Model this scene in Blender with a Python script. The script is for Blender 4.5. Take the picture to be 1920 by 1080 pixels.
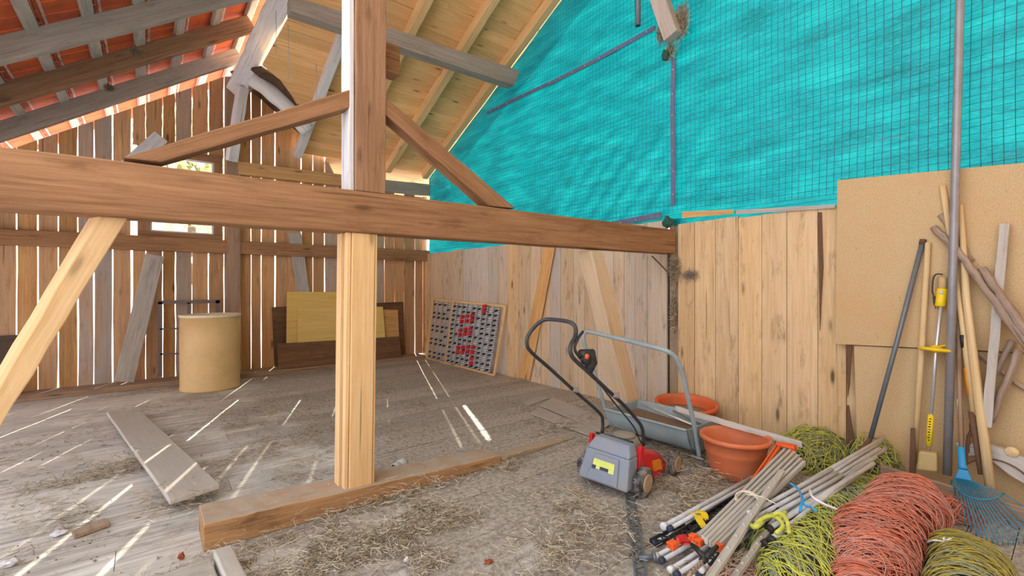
import bpy, bmesh, math, random
import numpy as np
from mathutils import Vector, Matrix
random.seed(7); rng = np.random.default_rng(7)
for o in list(bpy.data.objects): bpy.data.objects.remove(o)
S = bpy.context.scene
COL = S.collection
# ------------------------------------------------------------------ camera
YAW = math.radians(38.6); EYE = 1.3; F = 853.33
cam = bpy.data.cameras.new('camera'); cam.sensor_width = 36; cam.lens = 16; cam.clip_start = .02; cam.clip_end = 300
camo = bpy.data.objects.new('camera', cam); COL.objects.link(camo)
camo.location = (0, 0, EYE); camo.rotation_euler = (math.radians(90), 0, -YAW)
S.camera = camo
# ------------------------------------------------------------------ light
SUN_EL, SUN_STR, SKY_STR, EXPO = 28.0, 17.0, 2.4, 0.34
sd = Vector((.379, .925, 0)).normalized(); se = math.radians(SUN_EL)
sundir = Vector((sd.x*math.cos(se), sd.y*math.cos(se), math.sin(se)))
sl = bpy.data.lights.new('sun', 'SUN'); sl.energy = SUN_STR; sl.angle = math.radians(.35); sl.color = (1, .9, .72)
so = bpy.data.objects.new('sun', sl); COL.objects.link(so); so.location = (8, 20, 12)
so.rotation_euler = sundir.to_track_quat('Z', 'Y').to_euler()
W = bpy.data.worlds.new('sky'); S.world = W; W.use_nodes = True
wn = W.node_tree; wn.nodes.clear()
wo = wn.nodes.new('ShaderNodeOutputWorld'); wb = wn.nodes.new('ShaderNodeBackground')
wr = wn.nodes.new('ShaderNodeValToRGB'); wc = wn.nodes.new('ShaderNodeTexCoord'); ws = wn.nodes.new('ShaderNodeSeparateXYZ')
wn.links.new(wc.outputs['Generated'], ws.inputs[0]); wn.links.new(ws.outputs['Z'], wr.inputs[0])
wn.links.new(wr.outputs[0], wb.inputs[0]); wn.links.new(wb.outputs[0], wo.inputs[0])
wb.inputs[1].default_value = SKY_STR
e = wr.color_ramp.elements; e[0].position = .04; e[0].color = (.95, .89, 1, 1); e[1].position = .6; e[1].color = (.86, .93, 1, 1)
m_ = wr.color_ramp.elements.new(.25); m_.color = (1, .98, .97, 1)
S.view_settings.view_transform = 'Standard'; S.view_settings.look = 'None'
S.view_settings.exposure = EXPO; S.view_settings.gamma = 1; S.view_settings.use_curve_mapping = False
# ------------------------------------------------------------------ geometry from the photograph's viewpoint
cY, sY = math.cos(YAW), math.sin(YAW)
def ray(u, v):
    x = (u-960)/F
    return Vector((sY+cY*x, cY-sY*x, (540-v)/F))
CAM = Vector((0, 0, EYE))
def pd(u, v, d): return CAM+ray(u, v)*d
def px(u, v, X): r = ray(u, v); return CAM+r*(X/r.x)
def py(u, v, Y): r = ray(u, v); return CAM+r*(Y/r.y)
def pz(u, v, Z=0.0): r = ray(u, v); return CAM+r*((Z-EYE)/r.z)
def pp(u, v, P, n):
    r = ray(u, v); n = Vector(n); return CAM+r*((Vector(P)-CAM).dot(n)/r.dot(n))
XW, YW = 4.15, 7.8           # right wall and back wall
R1 = lambda Y: 6.865-.457*Y  # underside of the boarded roof slope's rafters
R2 = lambda X: 3.86+.69*X    # underside of the tiled slope's rafters
def pr1(u, v): return pp(u, v, (0, 0, 6.865), (0, .457, 1))
def pr2(u, v): return pp(u, v, (0, 0, 3.86), (-.69, 0, 1))
def V(*a): return Vector(a)
# ------------------------------------------------------------------ materials
def newmat(name):
    m = bpy.data.materials.new(name); m.use_nodes = True; nt = m.node_tree; nt.nodes.clear()
    out = nt.nodes.new('ShaderNodeOutputMaterial'); b = nt.nodes.new('ShaderNodeBsdfPrincipled')
    nt.links.new(b.outputs[0], out.inputs[0]); return m, nt, b, out
def N(nt, t, **k):
    n = nt.nodes.new(t)
    for a, v in k.items():
        if a.startswith('i_'): n.inputs[int(a[2:]) if a[2:].isdigit() else a[2:]].default_value = v
        else: setattr(n, a, v)
    return n
def L(nt, a, b): nt.links.new(a, b)
def ramp(nt, src, stops):
    r = nt.nodes.new('ShaderNodeValToRGB'); L(nt, src, r.inputs[0]); el = r.color_ramp.elements
    el[0].position, el[0].color = stops[0][0], (*stops[0][1], 1); el[1].position, el[1].color = stops[-1][0], (*stops[-1][1], 1)
    for p, c in stops[1:-1]:
        q = el.new(p); q.color = (*c, 1)
    return r.outputs[0]
def mix(nt, fac, a, b, mode='MIX'):
    m = nt.nodes.new('ShaderNodeMix'); m.data_type = 'RGBA'; m.blend_type = mode
    for s, i in ((fac, 0), (a, 6), (b, 7)):
        if hasattr(s, 'links'): L(nt, s, m.inputs[i])
        else: m.inputs[i].default_value = s if i == 0 else (*s, 1)
    return m.outputs[2]
def mth(nt, op, a, b=0.0):
    m = nt.nodes.new('ShaderNodeMath'); m.operation = op
    for s, i in ((a, 0), (b, 1)):
        if hasattr(s, 'links'): L(nt, s, m.inputs[i])
        else: m.inputs[i].default_value = s
    return m.outputs[0]
def noise(nt, vec, scale, sc=(1, 1, 1), detail=4, rough=.6):
    mp = N(nt, 'ShaderNodeMapping'); mp.inputs['Scale'].default_value = sc; L(nt, vec, mp.inputs[0])
    n = N(nt, 'ShaderNodeTexNoise'); n.inputs['Scale'].default_value = scale; n.inputs['Detail'].default_value = detail
    n.inputs['Roughness'].default_value = rough; L(nt, mp.outputs[0], n.inputs['Vector']); return n.outputs[0]
def lin(c): return tuple((x/12.92 if x <= .04045 else ((x+.055)/1.055)**2.4) for x in (k/255 for k in c))
def wood(name, A, B, G=(150, 140, 128), knots=.6, bump=.25, dust=.0, rough=.8, stain=.35, dustc=(150, 143, 135)):
    """A/B grain colours, G weathered colour; tint attribute = (brightness, greyness, redness)"""
    A, B, G = lin(A), lin(B), lin(G)
    m, nt, b, out = newmat(name)
    gc = N(nt, 'ShaderNodeAttribute', attribute_name='gc').outputs['Vector']
    ti = N(nt, 'ShaderNodeAttribute', attribute_name='tint'); sp = N(nt, 'ShaderNodeSeparateXYZ'); L(nt, ti.outputs['Vector'], sp.inputs[0])
    g1 = noise(nt, gc, 1, (2.2, 55, 55), 5, .65); g2 = noise(nt, gc, 1, (.9, 9, 9), 4); g3 = noise(nt, gc, 1, (14, 160, 160), 2)
    fac = mth(nt, 'ADD', mth(nt, 'MULTIPLY', g1, .6), mth(nt, 'MULTIPLY', g2, .4))
    c = ramp(nt, fac, [(.34, B), (.5, tuple((x+y)/2 for x, y in zip(A, B))), (.66, A)])
    # knots
    mp = N(nt, 'ShaderNodeMapping'); mp.inputs['Scale'].default_value = (1.9, 7.5, 7.5); L(nt, gc, mp.inputs[0])
    vo = N(nt, 'ShaderNodeTexVoronoi'); vo.inputs['Scale'].default_value = 1; L(nt, mp.outputs[0], vo.inputs['Vector'])
    kn = ramp(nt, vo.outputs['Distance'], [(.07, (1, 1, 1)), (.13, (.25, .25, .25)), (.2, (0, 0, 0))])
    c = mix(nt, mth(nt, 'MULTIPLY', kn, knots), c, tuple(x*.22 for x in B))
    gray = mix(nt, g1, tuple(x*.72 for x in G), tuple(min(1, x*1.25) for x in G))
    gfac = mth(nt, 'MULTIPLY', sp.outputs[1], ramp(nt, noise(nt, gc, 1, (1.2, 7, 7), 3), [(.3, (.55,)*3), (.6, (1,)*3)]))
    c = mix(nt, gfac, c, gray)
    st = ramp(nt, noise(nt, gc, 1, (3, 12, 12), 5, .7), [(.55, (0, 0, 0)), (.72, (1, 1, 1))])
    c = mix(nt, mth(nt, 'MULTIPLY', st, stain), c, tuple(x*.35 for x in B))
    cr = ramp(nt, noise(nt, gc, 1, (.8, 38, 38), 2), [(.27, (1, 1, 1)), (.31, (0, 0, 0))])
    c = mix(nt, mth(nt, 'MULTIPLY', cr, .55), c, tuple(x*.12 for x in B))
    c = mix(nt, sp.outputs[2], c, mix(nt, .4, c, (.5, .2, .07), 'MIX'))
    br = N(nt, 'ShaderNodeCombineXYZ')
    for i in range(3): L(nt, sp.outputs[0], br.inputs[i])
    c = mix(nt, 1.0, c, br.outputs[0], 'MULTIPLY')
    if dust > 0:
        ge = N(nt, 'ShaderNodeNewGeometry'); s2 = N(nt, 'ShaderNodeSeparateXYZ'); L(nt, ge.outputs['Normal'], s2.inputs[0])
        up = ramp(nt, s2.outputs[2], [(.5, (0, 0, 0)), (.85, (1, 1, 1))])
        dn = ramp(nt, noise(nt, ge.outputs['Position'], 9, detail=5), [(.3, (.5,)*3), (.6, (1,)*3)])
        c = mix(nt, mth(nt, 'MULTIPLY', mth(nt, 'MULTIPLY', up, dn), dust), c, lin(dustc))
    L(nt, c, b.inputs['Base Color']); b.inputs['Roughness'].default_value = rough
    b.inputs['Specular IOR Level'].default_value = .25
    bh = mth(nt, 'ADD', mth(nt, 'ADD', mth(nt, 'MULTIPLY', g1, .7), mth(nt, 'MULTIPLY', g3, .25)), mth(nt, 'MULTIPLY', cr, -.5))
    bm = N(nt, 'ShaderNodeBump'); bm.inputs['Strength'].default_value = bump; bm.inputs['Distance'].default_value = .006
    L(nt, bh, bm.inputs['Height']); L(nt, bm.outputs[0], b.inputs['Normal'])
    return m
def plain(name, c, rough=.6, metal=0, var=.25, scale=18, bump=.1, dirt=None, dirtf=.5, spec=.4, trans=0, coat=0):
    m, nt, b, out = newmat(name); c = lin(c)
    gp = N(nt, 'ShaderNodeTexCoord').outputs['Object']
    n1 = noise(nt, gp, scale, detail=5)
    col = mix(nt, n1, tuple(x*(1-var) for x in c), tuple(min(1, x*(1+var)) for x in c))
    if dirt:
        n2 = ramp(nt, noise(nt, gp, scale*.35, detail=6, rough=.7), [(.42, (0,)*3), (.62, (1,)*3)])
        col = mix(nt, mth(nt, 'MULTIPLY', n2, dirtf), col, lin(dirt))
    L(nt, col, b.inputs['Base Color']); b.inputs['Roughness'].default_value = rough; b.inputs['Metallic'].default_value = metal
    b.inputs['Specular IOR Level'].default_value = spec; b.inputs['Coat Weight'].default_value = coat
    if bump:
        bm = N(nt, 'ShaderNodeBump'); bm.inputs['Strength'].default_value = bump; bm.inputs['Distance'].default_value = .004
        L(nt, n1, bm.inputs['Height']); L(nt, bm.outputs[0], b.inputs['Normal'])
    return m
M = {}
M['beam'] = wood('hewn_brown_timber', (170, 132, 96), (118, 85, 58), (180, 165, 150), .7, .9, .5, stain=.5)
M['new'] = wood('pale_new_timber', (232, 200, 150), (208, 166, 110), (200, 186, 165), .55, .2, .2, stain=.12)
M['orange'] = wood('orange_softwood_boards', (222, 180, 120), (188, 138, 82), (190, 176, 160), .75, .3, .15, stain=.3)
M['slat'] = wood('weathered_slat_boards', (216, 168, 110), (170, 122, 72), (172, 166, 160), .9, .6, .1, stain=.35)
M['rboard'] = wood('wall_boards', (226, 199, 156), (198, 163, 116), (200, 196, 188), 1.0, .6, .1, stain=.65)
M['grey'] = wood('grey_weathered_timber', (176, 166, 154), (128, 118, 108), (186, 182, 176), .3, .5, .5, stain=.4)
M['white'] = wood('whitewashed_timber', (234, 234, 234), (196, 197, 200), (214, 218, 224), .35, .5, .2, stain=.35)
M['ceil'] = wood('roof_boarding', (244, 204, 146), (222, 170, 106), (190, 170, 140), .95, .15, 0, stain=.15)
M['sill'] = wood('dirty_sill_timber', (196, 150, 98), (140, 100, 62), (160, 146, 130), .3, .7, .95, stain=.75, dustc=(176, 164, 150))
M['buried'] = wood('buried_dusty_timber', (178, 158, 132), (140, 120, 98), (170, 156, 140), .1, .8, .9, stain=.6, dustc=(172, 156, 136))
M['ply'] = wood('yellow_plywood', (226, 196, 120), (208, 172, 92), (200, 190, 150), .1, .1, .1, stain=.12)
M['dark'] = wood('dark_old_board', (122, 88, 58), (74, 50, 32), (120, 105, 92), .4, .5, .3, stain=.5)
M['stick'] = wood('rough_branch', (176, 150, 126), (112, 84, 64), (170, 162, 152), .2, .8, .1, stain=.5)
M['handle'] = wood('tool_handle_ash', (226, 202, 158), (196, 166, 118), (176, 164, 148), .15, .15, 0, stain=.15)
M['dusty'] = wood('dusty_plank', (196, 190, 180), (160, 152, 142), (190, 186, 180), .3, .3, .8, stain=.3, dustc=(176, 172, 166))
# floor: grey dusty boards with trodden dirt
def floor_mat():
    m, nt, b, out = newmat('dusty_floor_boards')
    gc = N(nt, 'ShaderNodeAttribute', attribute_name='gc').outputs['Vector']
    ti = N(nt, 'ShaderNodeAttribute', attribute_name='tint'); sp = N(nt, 'ShaderNodeSeparateXYZ'); L(nt, ti.outputs['Vector'], sp.inputs[0])
    P = N(nt, 'ShaderNodeNewGeometry').outputs['Position']
    g1 = noise(nt, gc, 1, (2, 40, 40), 5, .65)
    c = ramp(nt, g1, [(.3, lin((160, 157, 153))), (.55, lin((212, 210, 206))), (.75, lin((232, 231, 228)))])
    # trodden earth and chaff: more towards +X and the foreground
    s2 = N(nt, 'ShaderNodeSeparateXYZ'); L(nt, P, s2.inputs[0])
    grad = mth(nt, 'MULTIPLY', mth(nt, 'SUBTRACT', s2.outputs[0], .1), .16)
    n1 = noise(nt, P, 1.5, (1, 1.4, 1), 7, .68)
    d = ramp(nt, mth(nt, 'ADD', n1, mth(nt, 'MINIMUM', grad, .3)), [(.5, (0,)*3), (.66, (1,)*3)])
    n2 = noise(nt, P, 34, detail=6, rough=.75)
    dirt = ramp(nt, n2, [(.32, lin((92, 84, 75))), (.5, lin((166, 157, 146))), (.68, lin((210, 203, 194)))])
    c = mix(nt, mth(nt, 'MULTIPLY', d, .8), c, dirt)
    n3 = ramp(nt, noise(nt, P, 5, detail=8, rough=.8), [(.56, (0,)*3), (.66, (1,)*3)])
    c = mix(nt, mth(nt, 'MULTIPLY', n3, .55), c, lin((116, 106, 95)))
    br = N(nt, 'ShaderNodeCombineXYZ')
    for i in range(3): L(nt, sp.outputs[0], br.inputs[i])
    c = mix(nt, 1.0, c, br.outputs[0], 'MULTIPLY')
    L(nt, c, b.inputs['Base Color']); b.inputs['Roughness'].default_value = .75; b.inputs['Specular IOR Level'].default_value = .25
    bm = N(nt, 'ShaderNodeBump'); bm.inputs['Strength'].default_value = .8; bm.inputs['Distance'].default_value = .012
    L(nt, mth(nt, 'ADD', mth(nt, 'MULTIPLY', n2, mth(nt, 'ADD', mth(nt, 'MULTIPLY', d, .8), .15)), mth(nt, 'MULTIPLY', g1, .2)), bm.inputs['Height'])
    L(nt, bm.outputs[0], b.inputs['Normal'])
    return m
M['floor'] = floor_mat()
def osb_mat():
    m, nt, b, out = newmat('pressed_fibre_board')
    P = N(nt, 'ShaderNodeTexCoord').outputs['Object']
    n = noise(nt, P, 160, detail=3); n2 = noise(nt, P, 2.5, detail=5); n3 = noise(nt, P, 26, (1, 1, .3), 5, .7)
    c = ramp(nt, n, [(.3, lin((178, 152, 112))), (.7, lin((208, 184, 144)))])
    c = mix(nt, mth(nt, 'MULTIPLY', ramp(nt, n2, [(.4, (0,)*3), (.7, (1,)*3)]), .35), c, lin((196, 150, 96)))
    c = mix(nt, mth(nt, 'MULTIPLY', ramp(nt, n3, [(.66, (0,)*3), (.74, (1,)*3)]), .4), c, lin((140, 106, 74)))
    L(nt, c, b.inputs['Base Color']); b.inputs['Roughness'].default_value = .85; b.inputs['Specular IOR Level'].default_value = .2
    return m
M['osb'] = osb_mat()
def tarp_mat():
    m, nt, b, out = newmat('teal_tarpaulin')
    P = N(nt, 'ShaderNodeTexCoord').outputs['Object']
    n = noise(nt, P, 3, (1, .6, 2.4), 6, .6)
    c = ramp(nt, n, [(.3, lin((0, 104, 112))), (.5, lin((0, 132, 140))), (.7, lin((10, 160, 162)))])
    fine = noise(nt, P, 60, (1, .5, 2), 3)
    c = mix(nt, mth(nt, 'MULTIPLY', ramp(nt, fine, [(.5, (0,)*3), (.72, (1,)*3)]), .3), c, lin((60, 184, 184)))
    du = ramp(nt, noise(nt, P, 2.2, (1, .5, 3.4), 7, .72), [(.6, (0,)*3), (.72, (1,)*3)])
    c = mix(nt, mth(nt, 'MULTIPLY', du, .45), c, lin((84, 140, 140)))
    L(nt, c, b.inputs['Base Color']); b.inputs['Roughness'].default_value = .45; b.inputs['Specular IOR Level'].default_value = .35
    tr = N(nt, 'ShaderNodeBsdfTranslucent'); L(nt, c, tr.inputs[0])
    mp = N(nt, 'ShaderNodeMapping'); mp.inputs['Rotation'].default_value = (.35, 0, 0); mp.inputs['Scale'].default_value = (1, .8, 14); L(nt, P, mp.inputs[0])
    w = N(nt, 'ShaderNodeTexNoise'); w.inputs['Scale'].default_value = 1.6; w.inputs['Detail'].default_value = 5; L(nt, mp.outputs[0], w.inputs['Vector'])
    bm = N(nt, 'ShaderNodeBump'); bm.inputs['Strength'].default_value = .16; bm.inputs['Distance'].default_value = .02
    bm2 = N(nt, 'ShaderNodeBump'); bm2.inputs['Strength'].default_value = .6; bm2.inputs['Distance'].default_value = .01
    L(nt, w.outputs[0], bm.inputs['Height']); L(nt, noise(nt, P, 40, (1, .35, 1.8), 5), bm2.inputs['Height']); L(nt, bm.outputs[0], bm2.inputs['Normal'])
    L(nt, bm2.outputs[0], b.inputs['Normal']); L(nt, bm2.outputs[0], tr.inputs['Normal'])
    ms = N(nt, 'ShaderNodeMixShader'); ms.inputs[0].default_value = .27
    L(nt, b.outputs[0], ms.inputs[1]); L(nt, tr.outputs[0], ms.inputs[2]); L(nt, ms.outputs[0], out.inputs[0])
    return m
M['tarp'] = tarp_mat()
M['net'] = plain('dark_netting', (18, 84, 90), .7, var=.2)
M['strip'] = plain('blue_grey_batten', (92, 104, 140), .6, var=.3, dirt=(120, 112, 110))
M['tile'] = plain('red_clay_tile', (222, 112, 64), .75, var=.3, scale=7, bump=.2, dirt=(150, 72, 60), dirtf=.4)
M['tilerib'] = plain('lit_pink_tile_rib', (238, 208, 208), .75, var=.25, scale=20, dirt=(190, 110, 100), dirtf=.5)  # pale pink imitates the strips of light at the tile overlaps
M['card'] = plain('tan_cardboard_drum', (214, 182, 128), .6, var=.08, scale=6, bump=.05, dirt=(176, 140, 92), dirtf=.35)
M['cardrim'] = plain('pale_drum_rim', (226, 210, 180), .55, var=.1)
M['terra'] = plain('terracotta_plastic', (206, 112, 70), .5, var=.12, scale=8, bump=.05, dirt=(190, 140, 112), dirtf=.35)
M['orangep'] = plain('orange_plastic', (236, 100, 40), .45, var=.15, scale=10, dirt=(170, 80, 50), dirtf=.3)
M['orangedull'] = plain('dusty_orange_plastic', (222, 104, 54), .6, var=.15, scale=8, dirt=(170, 110, 84), dirtf=.6)
M['redp'] = plain('red_mower_housing', (206, 24, 34), .32, var=.1, scale=8, bump=.03, dirt=(150, 60, 56), dirtf=.35, coat=.3)
M['bluegrey'] = plain('blue_grey_catcher_plastic', (132, 142, 158), .55, var=.12, scale=7, bump=.05, dirt=(150, 146, 140), dirtf=.6)
M['greyp'] = plain('dusty_grey_plastic', (132, 126, 120), .6, var=.15, scale=9, dirt=(160, 150, 136), dirtf=.6)
M['black'] = plain('black_plastic', (34, 35, 38), .45, var=.25, scale=20, dirt=(90, 84, 76), dirtf=.3)
M['tubeblk'] = plain('dark_steel_tube', (44, 50, 56), .35, var=.2, scale=20, dirt=(90, 90, 88), dirtf=.3)
M['tyre'] = plain('dusty_tyre', (56, 55, 54), .85, var=.3, scale=40, bump=.3, dirt=(156, 150, 144), dirtf=.9)
M['hub'] = plain('tan_wheel_hub', (192, 168, 140), .5, var=.2, dirt=(120, 96, 72), dirtf=.5)
M['galv'] = plain('blue_grey_painted_steel', (150, 168, 174), .42, var=.12, scale=10, bump=.05, dirt=(120, 122, 118), dirtf=.35)
M['steel'] = plain('grey_steel_pipe', (150, 150, 156), .45, metal=.3, var=.12, scale=14, dirt=(120, 112, 106), dirtf=.35)
M['alu'] = plain('aluminium_tube', (206, 208, 212), .3, metal=.6, var=.08)
M['bluemetal'] = plain('blue_grey_metal_rod', (104, 116, 128), .45, metal=.3, var=.2, dirt=(130, 128, 124), dirtf=.4)
M['rust'] = plain('rusty_iron', (104, 76, 58), .85, var=.4, scale=30, bump=.3)
M['yellow'] = plain('yellow_plastic', (238, 206, 24), .4, var=.08, dirt=(190, 160, 50), dirtf=.3)
M['limelabel'] = plain('pale_lime_label', (222, 232, 120), .5, var=.05, dirt=(170, 180, 110), dirtf=.3)
M['amber'] = plain('amber_label', (216, 134, 24), .5, var=.1)
M['whitep'] = plain('white_plastic', (226, 228, 230), .45, var=.06, dirt=(170, 166, 160), dirtf=.35)
M['greypost'] = plain('grey_fence_stake_plastic', (208, 209, 213), .5, var=.12, scale=12, dirt=(152, 148, 142), dirtf=.45)
M['navy'] = plain('dark_blue_cap', (52, 62, 82), .5, var=.15)
M['bluep'] = plain('bright_blue_plastic', (40, 152, 212), .4, var=.08, dirt=(70, 130, 170), dirtf=.3)
M['bluetine'] = plain('blue_painted_tine', (58, 140, 178), .45, var=.15)
M['tan'] = plain('tan_plastic', (186, 162, 112), .55, var=.12)
M['yel_net'] = plain('yellow_green_netting_cord', (204, 208, 84), .55, var=.35, scale=30, dirt=(150, 150, 110), dirtf=.4)
M['gry_net'] = plain('grey_green_netting_cord', (158, 164, 138), .6, var=.3, scale=30, dirt=(90, 92, 80), dirtf=.4)
M['red_net'] = plain('salmon_netting_cord', (224, 132, 102), .55, var=.3, scale=30, dirt=(150, 96, 84), dirtf=.45)
M['pnk_net'] = plain('dull_pink_netting_cord', (196, 142, 128), .6, var=.3, scale=30)
M['olv_net'] = plain('olive_netting_cord', (176, 160, 72), .55, var=.35, scale=30, dirt=(110, 100, 60), dirtf=.4)
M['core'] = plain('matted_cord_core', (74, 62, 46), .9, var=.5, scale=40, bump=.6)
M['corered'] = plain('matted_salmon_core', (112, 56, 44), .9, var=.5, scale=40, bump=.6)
M['hay'] = plain('straw', (204, 188, 158), .8, var=.3, scale=3, bump=0, dirt=(150, 136, 116), dirtf=.5)
M['haydark'] = plain('old_brown_chaff', (132, 118, 100), .9, var=.4, scale=30, bump=.6)
M['haypale'] = plain('bleached_straw', (228, 218, 198), .8, var=.2, scale=3, bump=0)
M['whitescrap'] = plain('crumpled_white_scrap', (228, 226, 236), .5, var=.08)
M['clipred'] = plain('red_clip', (206, 30, 44), .5, var=.2)
M['clipgrey'] = plain('grey_blue_clip_strip', (196, 204, 214), .5, var=.25, scale=60)
M['grille'] = plain('brown_grey_iron', (112, 100, 92), .7, var=.25)
M['leafdead'] = plain('dry_red_brown_leaf', (150, 76, 46), .8, var=.3)
M['rag'] = plain('dark_green_rag', (44, 88, 74), .9, var=.35, bump=.4)
M['web'] = plain('grey_cobweb', (176, 172, 166), .9, var=.1)
M['ground'] = plain('lilac_glow_gravel', (226, 218, 226), .9, var=.1, scale=2)  # lilac tint imitates the purple glow in the slat gaps
M['bank'] = plain('pale_sunlit_bank', (238, 214, 208), .9, var=.08, scale=1)
M['leaf'] = plain('bright_green_leaves', (222, 228, 178), .6, var=.35, scale=3)
M['bark'] = plain('tree_bark', (120, 104, 88), .9, var=.3)
def glass_mat():
    m, nt, b, out = newmat('window_glass')
    t = N(nt, 'ShaderNodeBsdfTransparent'); g = N(nt, 'ShaderNodeBsdfGlossy'); g.inputs['Roughness'].default_value = .03
    ms = N(nt, 'ShaderNodeMixShader'); ms.inputs[0].default_value = .06; t.inputs[0].default_value = (.94, .95, .94, 1)
    L(nt, t.outputs[0], ms.inputs[1]); L(nt, g.outputs[0], ms.inputs[2]); L(nt, ms.outputs[0], out.inputs[0]); return m
M['glass'] = glass_mat()
# ------------------------------------------------------------------ mesh builder
def ortho(t, up):
    t = t.normalized(); up = Vector(up)
    s = t.cross(up)
    if s.length < 1e-4: s = t.cross(Vector((1, 0, 0)))
    s.normalize(); u = s.cross(t).normalized(); return t, s, u
def wpos(o):
    p = Vector((0, 0, 0))
    while o: p += o.location; o = o.parent
    return p
class MB:
    def __init__(s): s.v, s.f, s.g, s.t, s.m, s.sm = [], [], [], [], [], []
    def add(s, vs, fs, gc=None, tint=(1, 0, 0), m=0, smooth=False):
        k = len(s.v); s.v += [tuple(p) for p in vs]
        s.g += [tuple(q) for q in (gc if gc is not None else vs)]
        s.t += [tint]*len(vs)
        for f in fs: s.f.append(tuple(i+k for i in f)); s.m.append(m); s.sm.append(smooth)
        return s
    def prism(s, A, B, tint=(1, 0, 0), m=0, seg=1, jit=0.0):
        """A, B: matching rings of 4 corners at both ends"""
        n = len(A); A = [Vector(a) for a in A]; B = [Vector(b) for b in B]
        Lh = (sum(B, Vector())/n-sum(A, Vector())/n).length
        ro = (random.random()*40, random.random()*40, random.random()*40)
        t, sd_, up = ortho(sum(B, Vector())/n-sum(A, Vector())/n, (0, 0, 1)); c0 = sum(A, Vector())/n
        vs, gc, fs = [], [], []
        for i in range(seg+1):
            k = i/seg
            for a, b in zip(A, B):
                p = a.lerp(b, k); q = p-c0
                gc.append((q.dot(t)+ro[0], q.dot(sd_)+ro[1], q.dot(up)+ro[2]))
                if jit and 0 < i < seg: p = p+Vector((random.uniform(-jit, jit), random.uniform(-jit, jit), random.uniform(-jit, jit)))
                vs.append(p)
        for i in range(seg):
            for j in range(n):
                j2 = (j+1) % n; fs.append((i*n+j, i*n+j2, (i+1)*n+j2, (i+1)*n+j))
        fs.append(tuple(range(n))[::-1]); fs.append(tuple(seg*n+j for j in range(n)))
        return s.add(vs, fs, gc, tint, m)
    def plank(s, p0, p1, w, h, up=(0, 0, 1), tint=(1, 0, 0), m=0, seg=1, jit=0.0, w1=None, h1=None):
        p0, p1 = Vector(p0), Vector(p1); t, sd_, u = ortho(p1-p0, up); w1 = w1 or w; h1 = h1 or h
        r = lambda p, w, h: [p-sd_*w/2-u*h/2, p+sd_*w/2-u*h/2, p+sd_*w/2+u*h/2, p-sd_*w/2+u*h/2]
        return s.prism(r(p0, w, h), r(p1, w1, h1), tint, m, seg, jit)
    def box(s, lo, hi, tint=(1, 0, 0), m=0, along='x'):
        lo, hi = Vector(lo), Vector(hi); c = (lo+hi)/2; d = hi-lo
        if along == 'x': return s.plank((lo.x, c.y, c.z), (hi.x, c.y, c.z), d.y, d.z, (0, 0, 1), tint, m)
        if along == 'y': return s.plank((c.x, lo.y, c.z), (c.x, hi.y, c.z), d.x, d.z, (0, 0, 1), tint, m)
        return s.plank((c.x, c.y, lo.z), (c.x, c.y, hi.z), d.x, d.y, (0, 1, 0), tint, m)
    def tube(s, path, r, n=8, tint=(1, 0, 0), m=0, closed=False, smooth=True):
        P = [Vector(p) for p in path]; K = len(P); R = r if isinstance(r, (list, tuple)) else [r]*K
        t0 = (P[1]-P[0]).normalized(); a = t0.cross(Vector((0, 0, 1)))
        if a.length < .05: a = t0.cross(Vector((1, 0, 0)))
        a.normalize(); vs, gc, fs = [], [], []; ro = random.random()*40; Ls = 0
        for i in range(K):
            tt = (P[min(i+1, K-1)]-P[max(i-1, 0)]) if not closed else (P[(i+1) % K]-P[i-1])
            tt.normalize(); a = a-tt*a.dot(tt)
            if a.length < 1e-5: a = tt.orthogonal()
            a.normalize(); b = tt.cross(a)
            if i: Ls += (P[i]-P[i-1]).length
            for j in range(n):
                th = 2*math.pi*j/n; o = a*math.cos(th)*R[i]+b*math.sin(th)*R[i]
                vs.append(P[i]+o); gc.append((Ls+ro, math.cos(th)*R[i]+ro, math.sin(th)*R[i]+ro))
        for i in range(K if closed else K-1):
            for j in range(n):
                j2 = (j+1) % n; i2 = (i+1) % K; fs.append((i*n+j, i*n+j2, i2*n+j2, i2*n+j))
        if not closed: fs.append(tuple(range(n))[::-1]); fs.append(tuple((K-1)*n+j for j in range(n)))
        return s.add(vs, fs, gc, tint, m, smooth)
    def lathe(s, prof, c, n=40, axis=(0, 0, 1), m=0, sx=1, smooth=True, tint=(1, 0, 0)):
        """prof: (radius, height) list"""
        ax = Vector(axis).normalized(); a = ax.orthogonal().normalized() if abs(ax.z) < .9 else Vector((1, 0, 0)); a = (a-ax*a.dot(ax)).normalized(); b = ax.cross(a)
        c = Vector(c); vs, fs = [], []; K = len(prof)
        for r, h in prof:
            for j in range(n):
                th = 2*math.pi*j/n; vs.append(c+ax*h+(a*math.cos(th)*sx+b*math.sin(th))*r)
        for i in range(K-1):
            for j in range(n):
                j2 = (j+1) % n; fs.append((i*n+j, i*n+j2, (i+1)*n+j2, (i+1)*n+j))
        if prof[0][0] > 1e-4: fs.append(tuple(range(n))[::-1])
        if prof[-1][0] > 1e-4: fs.append(tuple((K-1)*n+j for j in range(n)))
        return s.add(vs, fs, None, tint, m, smooth)
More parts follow.
